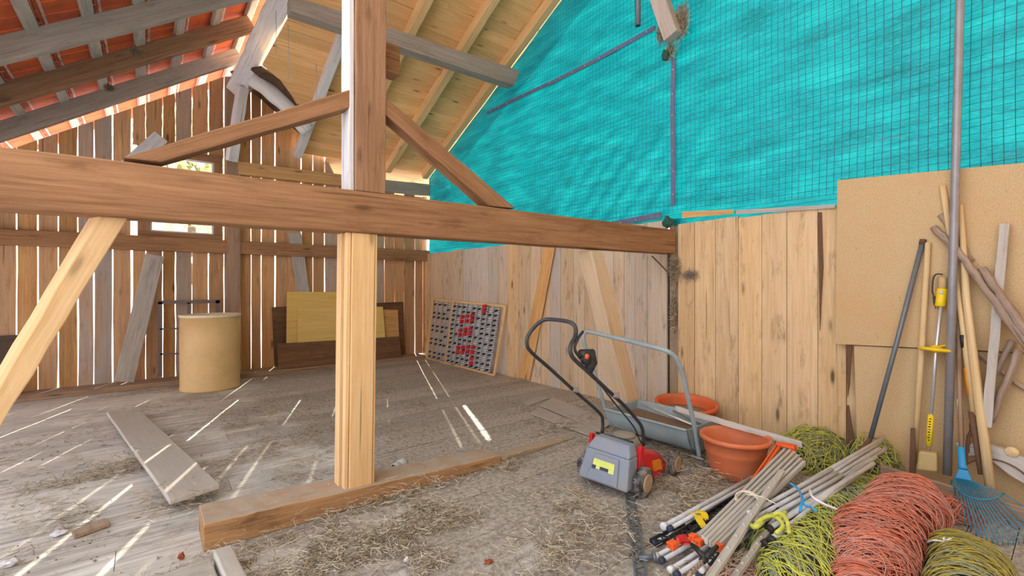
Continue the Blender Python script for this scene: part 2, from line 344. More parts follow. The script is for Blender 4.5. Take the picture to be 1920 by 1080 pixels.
    def build(s, name, mats, parent=None, bevel=0, label=None, sub=0):
        if not isinstance(mats, (list, tuple)): mats = [mats]
        me = bpy.data.meshes.new(name)
        A = np.array(s.v, dtype=float)
        if parent is not None: org = np.array(wpos(parent))
        else: org = np.array([(A[:, 0].min()+A[:, 0].max())/2, (A[:, 1].min()+A[:, 1].max())/2, A[:, 2].min()])
        me.from_pydata((A-org).tolist(), [], s.f)
        at = me.attributes.new('gc', 'FLOAT_VECTOR', 'POINT'); at.data.foreach_set('vector', np.array(s.g, dtype=np.float32).ravel())
        at = me.attributes.new('tint', 'FLOAT_VECTOR', 'POINT'); at.data.foreach_set('vector', np.array(s.t, dtype=np.float32).ravel())
        for k in mats: me.materials.append(M[k])
        me.polygons.foreach_set('material_index', s.m); me.polygons.foreach_set('use_smooth', s.sm)
        bm = bmesh.new(); bm.from_mesh(me); bmesh.ops.recalc_face_normals(bm, faces=bm.faces); bm.to_mesh(me); bm.free()
        o = bpy.data.objects.new(name, me); COL.objects.link(o)
        if parent is not None: o.parent = parent
        else: o.location = org
        if bevel:
            b = o.modifiers.new('bevel', 'BEVEL'); b.width = bevel; b.segments = 2; b.limit_method = 'ANGLE'; b.angle_limit = .7
        if sub:
            b = o.modifiers.new('sub', 'SUBSURF'); b.levels = sub; b.render_levels = sub
        if label: o['label'] = label
        return o
def tag(o, label, cat, group=None, kind=None):
    o['label'] = label; o['category'] = cat
    if group: o['group'] = group
    if kind: o['kind'] = kind
    return o
def struct(o, label=None):
    o['kind'] = 'structure'
    if label: o['label'] = label
    return o
def thing(name, label, cat, loc, group=None):
    o = bpy.data.objects.new(name, None); COL.objects.link(o); o.empty_display_size = .1; o.location = Vector(loc)
    return tag(o, label, cat, group)
def smoothpath(P, n=6):
    """Catmull-Rom through points"""
    P = [Vector(p) for p in P]; Q = [P[0]*2-P[1]]+P+[P[-1]*2-P[-2]]; out = []
    for i in range(1, len(Q)-2):
        a, b, c, d = Q[i-1:i+3]
        for k in range(n):
            t = k/n; out.append(.5*((2*b)+(c-a)*t+(2*a-5*b+4*c-d)*t*t+(3*b-a-3*c+d)*t**3))
    out.append(P[-1]); return out
def timber(name, label, cat, p0, p1, w, h, mat='beam', up=(0, 0, 1), group=None, tint=(1, 0, 0), bevel=.008, jit=.003, seg=10, **k):
    b = MB().plank(p0, p1, w, h, up, tint, 0, seg, jit, **k); return tag(b.build(name, mat, bevel=bevel), label, cat, group)
def slab(name, label, cat, A, B, mat, group=None, tint=(1, 0, 0), bevel=.006, seg=10, jit=.003):
    return tag(MB().prism(A, B, tint, 0, seg, jit).build(name, mat, bevel=bevel), label, cat, group)
U = random.uniform
# ================================================================== SETTING
YW = 7.9
XU = lambda u, Y=YW: py(u, 540, Y).x       # world X on a plane of given Y
YU = lambda u, X=XW: px(u, 540, X).y
# ground outside, an embankment beyond
gb = MB(); gb.add([(-60, -40, -2.6), (70, -40, -2.6), (70, 13, -2.6), (-60, 13, -2.6)], [(0, 1, 2, 3)])
gb.add([(-60, 13, -2.6), (70, 13, -2.6), (70, 34, 6.0), (-60, 34, 6.0)], [(0, 1, 2, 3)], m=1)
struct(gb.build('ground', ['ground', 'bank']), 'pale sunlit ground and bank outside')
# floor
fb = MB(); y = -2.6
while y < 8.0:
    w = U(.17, .23); x = -3.7+U(-1, 0)
    while x < 4.3:
        l = U(1.8, 3.6); x1 = min(x+l, 4.3); z = U(-.003, .002)
        fb.box((x, y, -.035+z), (x1-.003, y+w-.004, z), (U(.84, 1.08), 0, 0)); x = x1
    y += w
fb.box((-3.9, -2.7, -.16), (4.35, 8.0, -.04), (.35, 0, 0))
struct(fb.build('floor', 'floor'), 'dusty grey plank floor strewn with chaff')
# back wall of upright slats with daylight between them
def ztop(X):
    if X < .95: return R2(X)-.04
    if X < 2.45: return 4.57-.77*(X-.95)
    return 3.12
seams = [(31, .013), (71, .013), (109, .013), (146, .015), (176, .013), (211, .014), (247, .021), (273, .010), (305, .012), (329, .012), (360, .013), (391, .015), (420, .013),
         (450, .012), (471, .014), (490, .013), (516, .024), (542, .008), (565, .021), (587, .013), (609, .018), (633, .010), (660, .013), (690, .012), (721, .014), (740, .010), (758, .008), (778, .018), (793, .017)]
xs = [(XU(u), g) for u, g in seams]
left = [(xs[0][0]-.21*k+U(-.02, .02), .012) for k in range(10, 0, -1)]
xs = left+xs+[(4.2, 0)]
wx0, wx1, wz0, wz1 = XU(258), XU(417), 1.97, 3.22
wb_ = MB()
greys = {6, 7, 12, 15, 23, 26}
for i in range(len(xs)-1):
    a, b = xs[i][0]+xs[i][1]/2, xs[i+1][0]-xs[i+1][1]/2
    up_ = -1 if (a > 1.1) else 0
    tint = (U(.82, 1.12), (.9 if (i-7) in greys else U(0, .35)), U(0, .3))
    def seg(z0, z1a, z1b):
        n = 8; vs = []; gc = []; fs = []; r = U(0, 30)
        for k in range(n+1):
            t = k/n; ja, jb = U(-.004, .004), U(-.004, .004)
            for (xx, yy) in ((a+ja, YW), (b+jb, YW), (b+jb, YW+.03), (a+ja, YW+.03)):
                zz = z0+(z1a-z0)*t if xx < (a+b)/2 else z0+(z1b-z0)*t
                vs.append((xx, yy, zz)); gc.append((zz+r, xx+r, yy+r))
        for k in range(n):
            for j in range(4): j2 = (j+1) % 4; fs.append((k*4+j, k*4+j2, k*4+4+j2, k*4+4+j))
        fs += [(3, 2, 1, 0), tuple(n*4+j for j in range(4))]
        wb_.add(vs, fs, gc, tint)
    if b > wx0 and a < wx1:
        seg(.05, wz0, wz0); seg(wz1, ztop(a), ztop(b))
    else:
        hi = U(-.12, .02) if b > 2.45 else 0
        seg(.05, ztop(a)+hi, ztop(b)+hi)
struct(wb_.build('wall_back', 'slat'), 'upright weathered slats with daylight in the gaps')
# window in the slatted wall
w1 = struct(bpy.data.objects.new('window_1', None)); COL.objects.link(w1); w1.location = ((wx0+wx1)/2, YW-.02, wz0)
b = MB(); c_ = .13
b.box((wx0, YW-.05, wz0), (wx1, YW+.03, wz0+.1)); b.box((wx0, YW-.05, wz1-.1), (wx1, YW+.03, wz1))
b.box((wx0, YW-.05, wz0+.1), (wx0+c_, YW+.03, wz1-.1), along='z'); b.box((wx1-c_+.02, YW-.05, wz0+.1), (wx1, YW+.03, wz1-.1), along='z')
b.build('window_frame', 'beam', w1, .004)
b = MB(); x0, x1, z0, z1 = wx0+c_, wx1-c_+.02, wz0+.1, wz1-.1
b.box((x0, YW-.02, z0), (x1, YW+.02, z0+.022)); b.box((x0, YW-.02, z1-.022), (x1, YW+.02, z1))
b.box((x0, YW-.02, z0+.022), (x0+.022, YW+.02, z1-.022), along='z'); b.box((x1-.022, YW-.02, z0+.022), (x1, YW+.02, z1-.022), along='z')
b.build('sash', 'white', w1)
MB().box((x0+.02, YW-.003, z0+.02), (x1-.02, YW+.003, z1-.02)).build('pane', 'glass', w1)
# timber plate along the foot of the slatted wall
b = MB().box((-3.6, 7.54, 0), (3.98, YW+.05, .065), (1, .3, 0)); struct(b.build('baseboard_back', 'beam', bevel=.006), 'dusty timber plate at the foot of the slats')
# right wall of tight upright boards
sb = [(796, 0), (808, .3), (830, .45), (848, .45), (868, .95), (893, .95), (915, 1), (935, .7), (951, 0), (972, .25), (994, .35), (1014, .3), (1032, .95), (1051, .35), (1075, .45), (1096, .3), (1120, .6), (1150, .55), (1170, .8), (1190, .85), (1213, .8), (1250, .4), (1271, 0), (1302, .05), (1341, .1), (1384, 0), (1428, .12), (1475, .15), (1533, 0), (1587, .05), (1640, .1), (1690, .2), (1750, .1), (1810, .2), (1880, .1), (1960, .1), (2060, .1), (2200, .1)]
rb = MB()
for i in range(len(sb)-1):
    ya, yb = YU(sb[i][0]), YU(sb[i+1][0]); g = sb[i][1]
    if i == 0: ya = 8.0
    zt = 1.95+.0+(.05 if ya < 5 else 0)-(.06 if ya < 2.6 else 0)+U(-.012, .012)
    dark = .62 if i in (21,) else 1  # recessed board darkened to imitate the shade in its gap
    off = .05 if i == 21 else U(0, .006)
    gp = .0022
    rb.box((XW+off, yb+gp, 0), (XW+off+.025, ya-gp, zt), (U(.88, 1.1)*dark, g, U(0, .18)), along='z')
rb.box((XW+.075, -1.6, 0), (XW+.1, 8.0, 1.8), (.16, 1, 0))
struct(rb.build('wall_right', 'rboard'), 'tight upright boards below the teal sheet')
# horizontal ledger boards above them
MBx = MB()
a0, a1 = px(1278, 398, XW-.01), px(1378, 393, XW-.01)
MBx.prism([px(1279, 409, XW-.02), px(1279, 409, XW+.02), px(1279, 397, XW+.02), px(1279, 397, XW-.02)], [px(1376, 401, XW-.02), px(1376, 401, XW+.02), px(1376, 393, XW+.02), px(1376, 393, XW-.02)], (1, 0, 0))
tag(MBx.build('ledger_board', 'orange'), 'short orange ledger board just under the teal sheet, right of the main beam', 'board')
MBx = MB().prism([px(1380, 402, XW-.02), px(1380, 402, XW+.02), px(1380, 394, XW+.02), px(1380, 394, XW-.02)], [px(1566, 390, XW-.02), px(1566, 390, XW+.02), px(1566, 383, XW+.02), px(1566, 383, XW-.02)], (1, .7, 0))
tag(MBx.build('ledger_board', 'grey'), 'long grey ledger board under the teal sheet, left of the fibreboard', 'board')
# boarded roof slope
bp = [(640, -160), (560, 0), (490, 128), (525, 150), (548, 182), (577, 236), (566, 290)]
bl = [pp(u, v, (0, 0, 7.005), (0, .457, 1)) for u, v in bp]
def XL(Y):
    if Y <= bl[0].y: return bl[0].x
    for p, q in zip(bl, bl[1:]):
        if p.y <= Y <= q.y: return p.x+(q.x-p.x)*(Y-p.y)/(q.y-p.y)
    return bl[-1].x
cb = MB(); y = 7.78; nrm = V(0, .457, 1).normalized()
while y > 2.4:
    w = U(.13, .17); ya = y; yb_ = y-w; xa, xb = XL(ya), XL(yb_); X1 = 4.4
    z = lambda Y: R1(Y)+.145
    js = sorted([U(xa+.4, X1-.3) for _ in range(1)]); prev = None
    cuts = [None]+js+[None]
    for q in range(len(cuts)-1):
        la = xa if cuts[q] is None else cuts[q]+.002; lb = xb if cuts[q] is None else cuts[q]+.002
        ra = X1 if cuts[q+1] is None else cuts[q+1]
        A = [V(la, ya-.003, z(ya-.003)), V(lb, yb_, z(yb_)), V(lb, yb_, z(yb_)+.025), V(la, ya-.003, z(ya-.003)+.025)]
        B = [V(ra, ya-.003, z(ya-.003)), V(ra, yb_, z(yb_)), V(ra, yb_, z(yb_)+.025), V(ra, ya-.003, z(ya-.003)+.025)]
        cb.prism(A, B, (U(.86, 1.1), U(0, .12), U(0, .2)))
    y -= w
for k in range(5):  # added eave overhang stops the sun; pale tint imitates a lit underside
    ya, yb_ = 8.56-.155*k, 8.56-.155*(k+1)+.004
    cb.prism([V(2.3, ya, R1(ya)+.145), V(2.3, yb_, R1(yb_)+.145), V(2.3, yb_, R1(yb_)+.17), V(2.3, ya, R1(ya)+.17)], [V(4.6, ya, R1(ya)+.145), V(4.6, yb_, R1(yb_)+.145), V(4.6, yb_, R1(yb_)+.17), V(4.6, ya, R1(ya)+.17)], (1.15, .5, .2))
struct(cb.build('ceiling', 'ceil'), 'knotty golden roof boarding')
# closing boards between log and slat tops, darkened to imitate the shadow there
pb = MB(); R3 = [bl[2], bl[3], bl[4], bl[5]]; Wt = [V(.95, YW, 4.5), V(1.3, YW, 4.25), V(1.7, YW, 3.95), V(2.1, YW, 3.65)]
for i in range(3):
    pb.prism([R3[i], R3[i+1], R3[i+1]+V(0, 0, .03), R3[i]+V(0, 0, .03)], [Wt[i], Wt[i+1], Wt[i+1]+V(0, 0, .03), Wt[i]+V(0, 0, .03)], (.7, .3, 0))
struct(pb.build('ceiling', 'dark'), 'boards over the gable, darkened as if in shadow')
# tiled roof slope
tb = MB(); kx = -.79-.355*7; sl_ = .69; cs = 1/math.sqrt(1+sl_*sl_); TD = V(cs, 0, sl_*cs); TN = V(-sl_*cs, 0, cs)
for c in range(13):
    x = kx+.355*c; Lt = .355/cs+.05
    y = 3.3+(.11 if c % 2 else 0)
    while y < 9.3:
        o = V(x, y, R2(x)+.26)+TN*.03; d = (TD+TN*-.06).normalized()
        tn = U(.8, 1.15); e = d*Lt
        tb.prism([o, o+V(0, .212, 0), o+V(0, .212, 0)+TN*.014, o+TN*.014], [o+e, o+e+V(0, .212, 0), o+e+V(0, .212, 0)+TN*.014, o+e+TN*.014], (tn, 0, 0), 0)
        for k, (q, hh) in enumerate(((.0, .024), (.034, .016), (.066, .014), (.098, .010))):
            p = o+d*q-TN*hh
            tb.prism([p, p+d*.022, p+d*.022+TN*hh, p+TN*hh], [p+V(0, .208, 0), p+V(0, .208, 0)+d*.022, p+V(0, .208, 0)+d*.022+TN*hh, p+V(0, .208, 0)+TN*hh], (1, 0, 0), 1 if k != 2 else 0)  # ribs carry the painted light strips
        # the little v-shaped nib on each tile
        p = o+d*.06-TN*.016; q1 = V(0, .07, 0)
        tb.tube([p+q1+d*-.02, p+q1+V(0, .025, 0)+d*.02, p+q1+V(0, .05, 0)+d*-.02], .004, 4, m=1, smooth=False)
        y += .219
struct(tb.build('ceiling', ['tile', 'tilerib']), 'underside of red clay roof tiles')
fw = MB(); x = -1.6  # unseen wall added to cut light from behind the camera
while x < 4.3:
    w = U(.16, .24); fw.box((x, -2.72, 0), (x+w-.004, -2.695, 5.2), (U(.85, 1.05), U(0, .6), .1), along='z'); x += w
struct(fw.build('wall_front', 'slat'), 'unseen plank wall added behind the viewer to cut the front light')
cb = MB(); y = 2.4  # unseen roof over the camera, added to dim the front light
while y > -3.0:
    w = .2; z0, z1 = (R1(y)+.145, R1(y-w)+.145) if y > 1.0 else (R1(.9)*2-R1(1.8-y)+.145, R1(.9)*2-R1(1.8-y+w)+.145)
    z0 = R1(.9)+.145-.457*abs(y-.9); z1 = R1(.9)+.145-.457*abs(y-w-.9)
    cb.prism([V(-1.2, y, z0), V(-1.2, y-w+.003, z1), V(-1.2, y-w+.003, z1+.025), V(-1.2, y, z0+.025)], [V(4.4, y, z0), V(4.4, y-w+.003, z1), V(4.4, y-w+.003, z1+.025), V(4.4, y, z0+.025)], (U(.86, 1.1), 0, .1)); y -= w
struct(cb.build('ceiling', 'ceil'), 'unseen roof boarding added over the viewer to cut the light')
# ================================================================== TARPAULIN, NETTING, BATTENS
zbot = lambda Y: -.1+1.96 if Y > 5 else (1.86+(5-Y)*.03 if Y > 2.5 else 1.93-(2.5-Y)*.03)
NY, NZ = 150, 90; vs, fs = [], []
def tz(Y): return min(R1(Y)+.10, 5.9)
for i in range(NY+1):
    Y = 7.79-(7.79+1.3)*i/NY
    for j in range(NZ+1):
        t = j/NZ; Z = zbot(Y)+(tz(Y)-zbot(Y))*t
        s1 = math.sin((Z*1.0-Y*.35)*9+1.4*math.sin(Y*1.3))*.003+math.sin((Z+Y*.5)*21+2*math.sin(Z*2))*.0015
        s2 = math.exp(-((Y-3.3)**2/1.2+(Z-2.3)**2/.5))*math.sin((Z*.8+Y*.9)*26)*.012
        s3 = math.exp(-((Y-7.2)**2/.5+(Z-2.9)**2/.4))*math.sin(Y*60+Z*12)*.012
        vs.append((XW+.045+s1+s2+s3+.0*t, Y, Z))
for i in range(NY):
    for j in range(NZ):
        a = i*(NZ+1)+j; fs.append((a, a+1, a+NZ+2, a+NZ+1))
tp = MB().add(vs, fs, smooth=True).build('tarpaulin', 'tarp'); tag(tp, 'teal plastic tarpaulin stretched over the upper right wall', 'tarpaulin')
nb = MB(); sp_ = .05; Xn = XW+.008
def strip(a, b, w=.0019):
    a, b = Vector(a), Vector(b); t = (b-a).normalized(); s_ = V(1, 0, 0).cross(t)*w
    nb.add([a-s_, a+s_, b+s_, b-s_], [(0, 1, 2, 3)])
Y = 7.55; i = 0
while Y > -1.2:
    zs = [zbot(Y)+.13+(tz(Y)-.28-zbot(Y))*k/14 for k in range(15)]
    wv = lambda z: .006*math.sin(z*3+Y*2.1)
    pts = [V(Xn+.004*math.sin(Y*5+z*3), Y+wv(z), z) for z in zs]
    for p, q in zip(pts, pts[1:]): strip(p, q)
    Y -= sp_
z = 1.99
while z < 5.7:
    ymax = min(7.55, (6.865-.05-z)/.457)
    ys = [-1.2+(ymax+1.2)*k/30 for k in range(31)]
    pts = [V(Xn+.004*math.sin(y_*5+z*3), y_, z+.012*math.sin(y_*1.7+z)+.0) for y_ in ys]
    pts = [p for p in pts if p.z > zbot(p.y)+.12]
    for p, q in zip(pts, pts[1:]): strip(p, q, .0016)
    z += sp_
tag(nb.build('bird_netting', 'net'), 'dark square mesh netting pinned in front of the teal tarpaulin', 'netting')
def batten(name, label, P, w, mat='strip', t=.012, X=XW-.012, grp=None):
    b = MB(); pts = [px(u, v, X) for u, v in P]
    for p, q in zip(pts, pts[1:]): b.plank(p, q, t, w, (0, 0, 1) if abs((q-p).normalized().z) < .8 else (0, 1, 0)) if abs((q-p).normalized().z) < .8 else b.plank(p, q, w, t, (1, 0, 0))
    b2 = b
    for p, q in zip(pts, pts[1:]):
        n = max(2, int((q-p).length/.17))
        for k in range(n):
            c = p.lerp(q, (k+.5)/n)+V(-t/2-.002, 0, 0); b2.box(c-V(.003, .006, .006), c+V(.003, .006, .006), m=1)
    return tag(b.build(name, [mat, 'alu']), label, 'batten')
batten('tarp_batten', 'sloping blue-grey batten pinning the upper left of the teal sheet', [(914, 212), (975, 182), (1040, 152), (1110, 117), (1170, 84), (1228, 52)], .045)
batten('tarp_batten', 'upright blue-grey batten dividing the teal sheet in two', [(1263, 108), (1261, 200), (1262, 300), (1262, 386)], .045)
batten('tarp_batten', 'short blue-grey batten along the bottom edge of the teal sheet, above the main beam', [(1150, 420), (1240, 403)], .06)
# ================================================================== TIMBER FRAME
def ff(lo0, hi0, lo1, hi1, Y0, Y1, th):
    a, b, c, d = py(*lo0, Y0), py(*hi0, Y0), py(*lo1, Y1), py(*hi1, Y1); T = V(0, th, 0)
    return [a, a+T, b+T, b], [c, c+T, d+T, d]
# main tie beam
A = [V(-3.6, 2.885, 1.609), V(-3.6, 3.04, 1.609), V(-3.6, 3.04, 1.874), V(-3.6, 2.885, 1.874)]
B = [V(4.135, 2.545, 1.645), V(4.135, 2.70, 1.645), V(4.135, 2.70, 1.885), V(4.135, 2.545, 1.885)]
slab('tie_beam', 'massive brown tie beam crossing the whole barn at head height', 'beam', A, B, 'beam', tint=(1, 0, .25), seg=44, jit=.002, bevel=.01)
yb = lambda X: 2.76-(X+.75)*.044
# upper king post
pt = thing('king_post', 'tall square post standing on top of the tie beam', 'post', (1.05, 2.8, 1.88))
MB().prism([V(.958, 2.68, 1.88), V(1.142, 2.68, 1.88), V(1.142, 2.83, 1.88), V(.958, 2.83, 1.88)], [V(.958, 2.68, 3.75), V(1.154, 2.68, 3.75), V(1.154, 2.83, 3.75), V(.958, 2.83, 3.75)], (.92, .15, .3), 0, 16, .002).build('shaft', 'beam', pt, .006)
MB().prism([V(.925, 2.70, 1.88), V(.955, 2.70, 1.88), V(.955, 2.84, 1.88), V(.925, 2.84, 1.88)], [V(.925, 2.70, 3.75), V(.955, 2.70, 3.75), V(.955, 2.84, 3.75), V(.925, 2.84, 3.75)], (1, .2, 0), 0, 10, .002).build('lit_side', 'white', pt, .004, 'side painted pale as the lit left face')  # pale board stands for the lit left face of the post
# lower post
lp = thing('post', 'pale new softwood post standing on the floor sill under the tie beam', 'post', (1, 2.78, .11))
MB().prism([V(.925, 2.70, .10), V(1.065, 2.70, .10), V(1.065, 2.85, .10), V(.925, 2.85, .10)], [V(.945, 2.70, 1.63), V(1.085, 2.70, 1.63), V(1.085, 2.85, 1.63), V(.945, 2.85, 1.63)], (1.0, 0, .05), 0, 4, .001).build('shaft', 'new', lp, .005)
MB().prism([V(.9, 2.712, .10), V(.922, 2.712, .10), V(.922, 2.762, .10), V(.9, 2.762, .10)], [V(.918, 2.712, 1.63), V(.942, 2.712, 1.63), V(.942, 2.762, 1.63), V(.918, 2.762, 1.63)], (1.05, .1, 0), 0, 4, .001).build('side_lath', 'new', lp, .003)
MB().prism([V(.885, 2.775, .10), V(.922, 2.775, .10), V(.922, 2.85, .10), V(.885, 2.85, .10)], [V(.903, 2.775, 1.63), V(.942, 2.775, 1.63), V(.942, 2.85, 1.63), V(.903, 2.85, 1.63)], (1.05, .2, 0), 0, 4, .001).build('side_lath', 'new', lp, .003)
MB().prism([V(1.067, 2.705, .10), V(1.08, 2.705, .10), V(1.08, 2.85, .10), V(1.067, 2.85, .10)], [V(1.087, 2.705, 1.63), V(1.1, 2.705, 1.63), V(1.1, 2.85, 1.63), V(1.087, 2.85, 1.63)], (.95, 0, 0), 0, 4, .001).build('side_lath', 'new', lp, .003)
# braces
A, B = ff((303, 304), (229, 296), (662, 200), (662, 166), 2.745, 2.70, .11); slab('brace', 'brown diagonal brace rising from the tie beam leftwards of the king post', 'brace', A, B, 'beam', tint=(.95, 0, .25))
A, B = ff((719, 211), (719, 178), (917, 386), (967, 391), 2.69, 2.66, .11); slab('brace', 'brown diagonal brace dropping from the king post to the tie beam on its right', 'brace', A, B, 'beam', tint=(1, 0, .2))
E1, E2, E3 = py(169, 404, 2.9), py(187, 405, 2.79), py(241, 409, 2.79); F1, F2, F3 = py(-311, 1211, 2.9), py(-286, 1216, 2.79), py(-240, 1190, 2.79)
for q in (F1, F2, F3): q.z = .0
E4 = E1+E3-E2; F4 = F1+F3-F2
slab('brace', 'thick pale brace slanting from the tie beam down to the floor at the far left', 'brace', [E1, E2, E3, E4], [F1, F2, F3, F4], 'new', tint=(.93, .1, .1), seg=14)
A = [py(1083, 471, 2.76), py(1108, 471, 2.60), py(1131, 473, 2.60), py(1107, 473, 2.76)]
B = [py(1160, 826, 2.76), py(1188, 817, 2.60), py(1211, 819, 2.60), py(1185, 823, 2.76)]
for q in B: q.z = .0
slab('brace', 'thick dusty brace slanting from the right end of the tie beam behind the cart', 'brace', A, B, 'new', tint=(1.0, .75, 0), seg=14)
# sill under the lower post
A = [V(.21, 2.69, 0), V(.21, 2.95, 0), V(.21, 2.95, .14), V(.21, 2.69, .14)]; B = [V(2.02, 2.66, 0), V(2.02, 2.86, 0), V(2.02, 2.86, .072), V(2.02, 2.66, .072)]
slab('floor_sill', 'low dusty timber sill lying on the floor under the pale post', 'beam', A, B, 'sill', tint=(1, .2, .1), seg=30, jit=.0025)
A = [V(2.03, 2.68, 0), V(2.03, 2.80, 0), V(2.03, 2.80, .045), V(2.03, 2.68, .045)]; B = [V(2.9, 2.74, 0), V(2.9, 2.82, 0), V(2.9, 2.82, .006), V(2.9, 2.74, .006)]
slab('floor_sill', 'half-buried tapering end of the sill running on towards the cart', 'beam', A, B, 'buried', tint=(1, .3, 0), seg=24, jit=.003)
# rails on the slatted wall
A, B = ff((-560, 437), (-560, 399), (806, 490), (806, 470), 7.78, 7.78, .11)
slab('wall_rail', 'long brown rail nailed across the slats at window-sill height', 'rail', A, B, 'beam', tint=(1.02, 0, .2), seg=26)
A, B = ff((446, 326), (446, 302), (672, 352), (672, 331), 7.76, 7.76, .12)
slab('wall_plate', 'knotty orange-brown upper plate right of the gable stud', 'rail', A, B, 'orange', tint=(.95, .1, .1))
A, B = ff((676, 353), (676, 332), (809, 367), (812, 346), 7.76, 7.76, .12)
slab('wall_plate', 'grey weathered upper plate ending in the corner at the teal sheet', 'rail', A, B, 'grey', tint=(.85, .5, 0))
b = MB().prism([py(425, 540, 7.76).xy.to_3d()+V(0, 0, .066), py(451, 540, 7.76).xy.to_3d()+V(0, 0, .066), V(XU(451, 7.76), 7.89, .066), V(XU(425, 7.76), 7.89, .066)], [V(XU(425, 7.76), 7.76, 4.2), V(XU(451, 7.76), 7.76, 4.2), V(XU(451, 7.76), 7.89, 4.2), V(XU(425, 7.76), 7.89, 4.2)], (.88, .5, .2), 0, 14, .003)
tag(b.build('wall_stud', 'beam', bevel=.006), 'upright stud against the slats just right of the window', 'post')
timber('strut', 'whitewashed strut leaning under the lower end of the ridge beam', 'strut', pd(455, 163, 6.35), py(434, 302, 7.6), .13, .11, 'white')
timber('brace', 'grey weathered brace slanting against the slats between window and floor', 'brace', py(291, 478, 7.70), py(233, 716, 7.70), .2, .045, 'grey', up=(0, 1, 0), tint=(1, .5, 0))
timber('brace', 'short grey brace against the slats above the yellow plywood', 'brace', py(552, 436, 7.83), py(577, 600, 7.83), .19, .045, 'grey', up=(0, 1, 0), tint=(.95, .6, 0))
timber('board_offcut', 'pale whitish board end sticking up above the tie beam left of the window', 'board', py(196, 352, 7.55), py(302, 256, 7.55), .17, .045, 'white', up=(0, 1, 0), tint=(.95, .6, 0))
A = [px(973, 708, XW-.006), px(993, 712, XW-.006), px(993, 712, XW-.03), px(973, 708, XW-.03)]; B = [px(1021, 462, XW-.006), px(1041, 462, XW-.006), px(1041, 462, XW-.03), px(1021, 462, XW-.03)]
slab('brace', 'narrow orange board nailed diagonally across the grey wall boards', 'brace', A, B, 'orange', tint=(1.1, 0, 0), bevel=.003)
# roof timbers
RX = [1.84, 2.57, 3.32, 4.05]
RL = ['whitewashed roof rafter nearest the ridge beam', 'pale roof rafter passing behind the king post', 'pale roof rafter in the middle of the boarded slope', 'pale roof rafter along the edge of the teal sheet']
for i, X in enumerate(RX):
    Ya = 7.72; Yb = 2.5
    timber('rafter', RL[i], 'rafter', (X, Ya, R1(Ya)+.07), (X, Yb, R1(Yb)+.07), .105, .14, 'white' if i == 0 else 'new', up=(0, .457, 1), tint=(1, .3, 0) if i == 0 else (1.0, 0, 0), seg=14)
for i, (Y, lb) in enumerate(((7.6, 'grey rafter of the tiled slope nearest the slatted wall'), (6.6, 'brown rafter of the tiled slope with a fresh yellow knot at its top end'), (5.66, 'dusty grey rafter crossing the upper left of the tiled slope'), (4.6, 'nearest rafter of the tiled slope, above the frame of view'))):
    timber('tile_rafter', lb, 'rafter', (-3.6, Y, R2(-3.6)+.1), (1.02, Y, R2(1.02)+.1), .09, .19, 'beam' if i == 1 else 'grey', up=(-.69, 0, 1), tint=((.85, .7, .1), (.85, .15, .1), (.95, .8, 0), (.9, .6, 0))[i], seg=18)
for k in range(12):
    X = -.79+.355*(k-6); z = R2(X)+.225
    if X > 1.05: continue
    o = timber('roof_batten', 'grey roof batten under the red tiles, %s down from the ridge beam' % ('twelfth', 'eleventh', 'tenth', 'ninth', 'eighth', 'seventh', 'sixth', 'fifth', 'fourth', 'third', 'second', 'first')[k], 'batten', (X, 3.3, z), (X, 9.3, z), .095, .05, 'grey', up=(-.69, 0, 1), group='battens carrying the red roof tiles', tint=(1.05, .8, 0), seg=12)
p0, p1 = pd(448, 168, 6.6), pd(533, 0, 5.2)
timber('ridge_beam', 'thick whitewashed rough beam at the meeting of tiled and boarded roof', 'beam', p0, p0+(p1-p0)*1.7, .24, .25, 'white', up=(.8, 0, 1), tint=(1, .6, 0), seg=26, jit=.009, bevel=.02)
P = [pd(474, 146, 6.15), pd(505, 170, 6.25), pd(540, 202, 6.4), pd(576, 246, 6.6)]
b = MB().tube(smoothpath(P, 6), [.108+.006*math.sin(i) for i in range(19)], 18); tag(b.build('gable_log', 'white'), 'rounded whitewashed log running down from the ridge beam over the slats', 'log')
A, B = ff((545, 20), (545, -10), (965, 160), (975, 132), 4.83, 4.83, .15)
slab('purlin', 'long grey purlin crossing under the boarded roof to the teal sheet', 'purlin', A, B, 'grey', tint=(.8, .35, .1), seg=20)
timber('timber_stub', 'short brown timber stub behind the right side of the king post', 'beam', (1.16, 3.0, 2.87), (1.36, 3.0, 2.87), .12, .2, 'beam', tint=(.85, 0, .3), seg=2)
timber('timber_stub', 'grey timber end hanging down in front of the teal sheet, stuffed with hay', 'beam', px(1185, -150, 3.95), px(1262, 70, 4.0), .15, .11, 'grey', up=(1, 0, 0), tint=(1.05, .5, .1), seg=6)
P = [px(1196, -120, 3.9), px(1196, 48, 3.9)]
b = MB().tube(P, .029, 16); b.tube([P[1]-V(0, 0, .001), P[1]+V(0, 0, .03)], .024, 16, m=1); tag(b.build('hanging_pipe', ['bluemetal', 'black']), 'blue-grey pipe end hanging in front of the teal sheet', 'pipe')
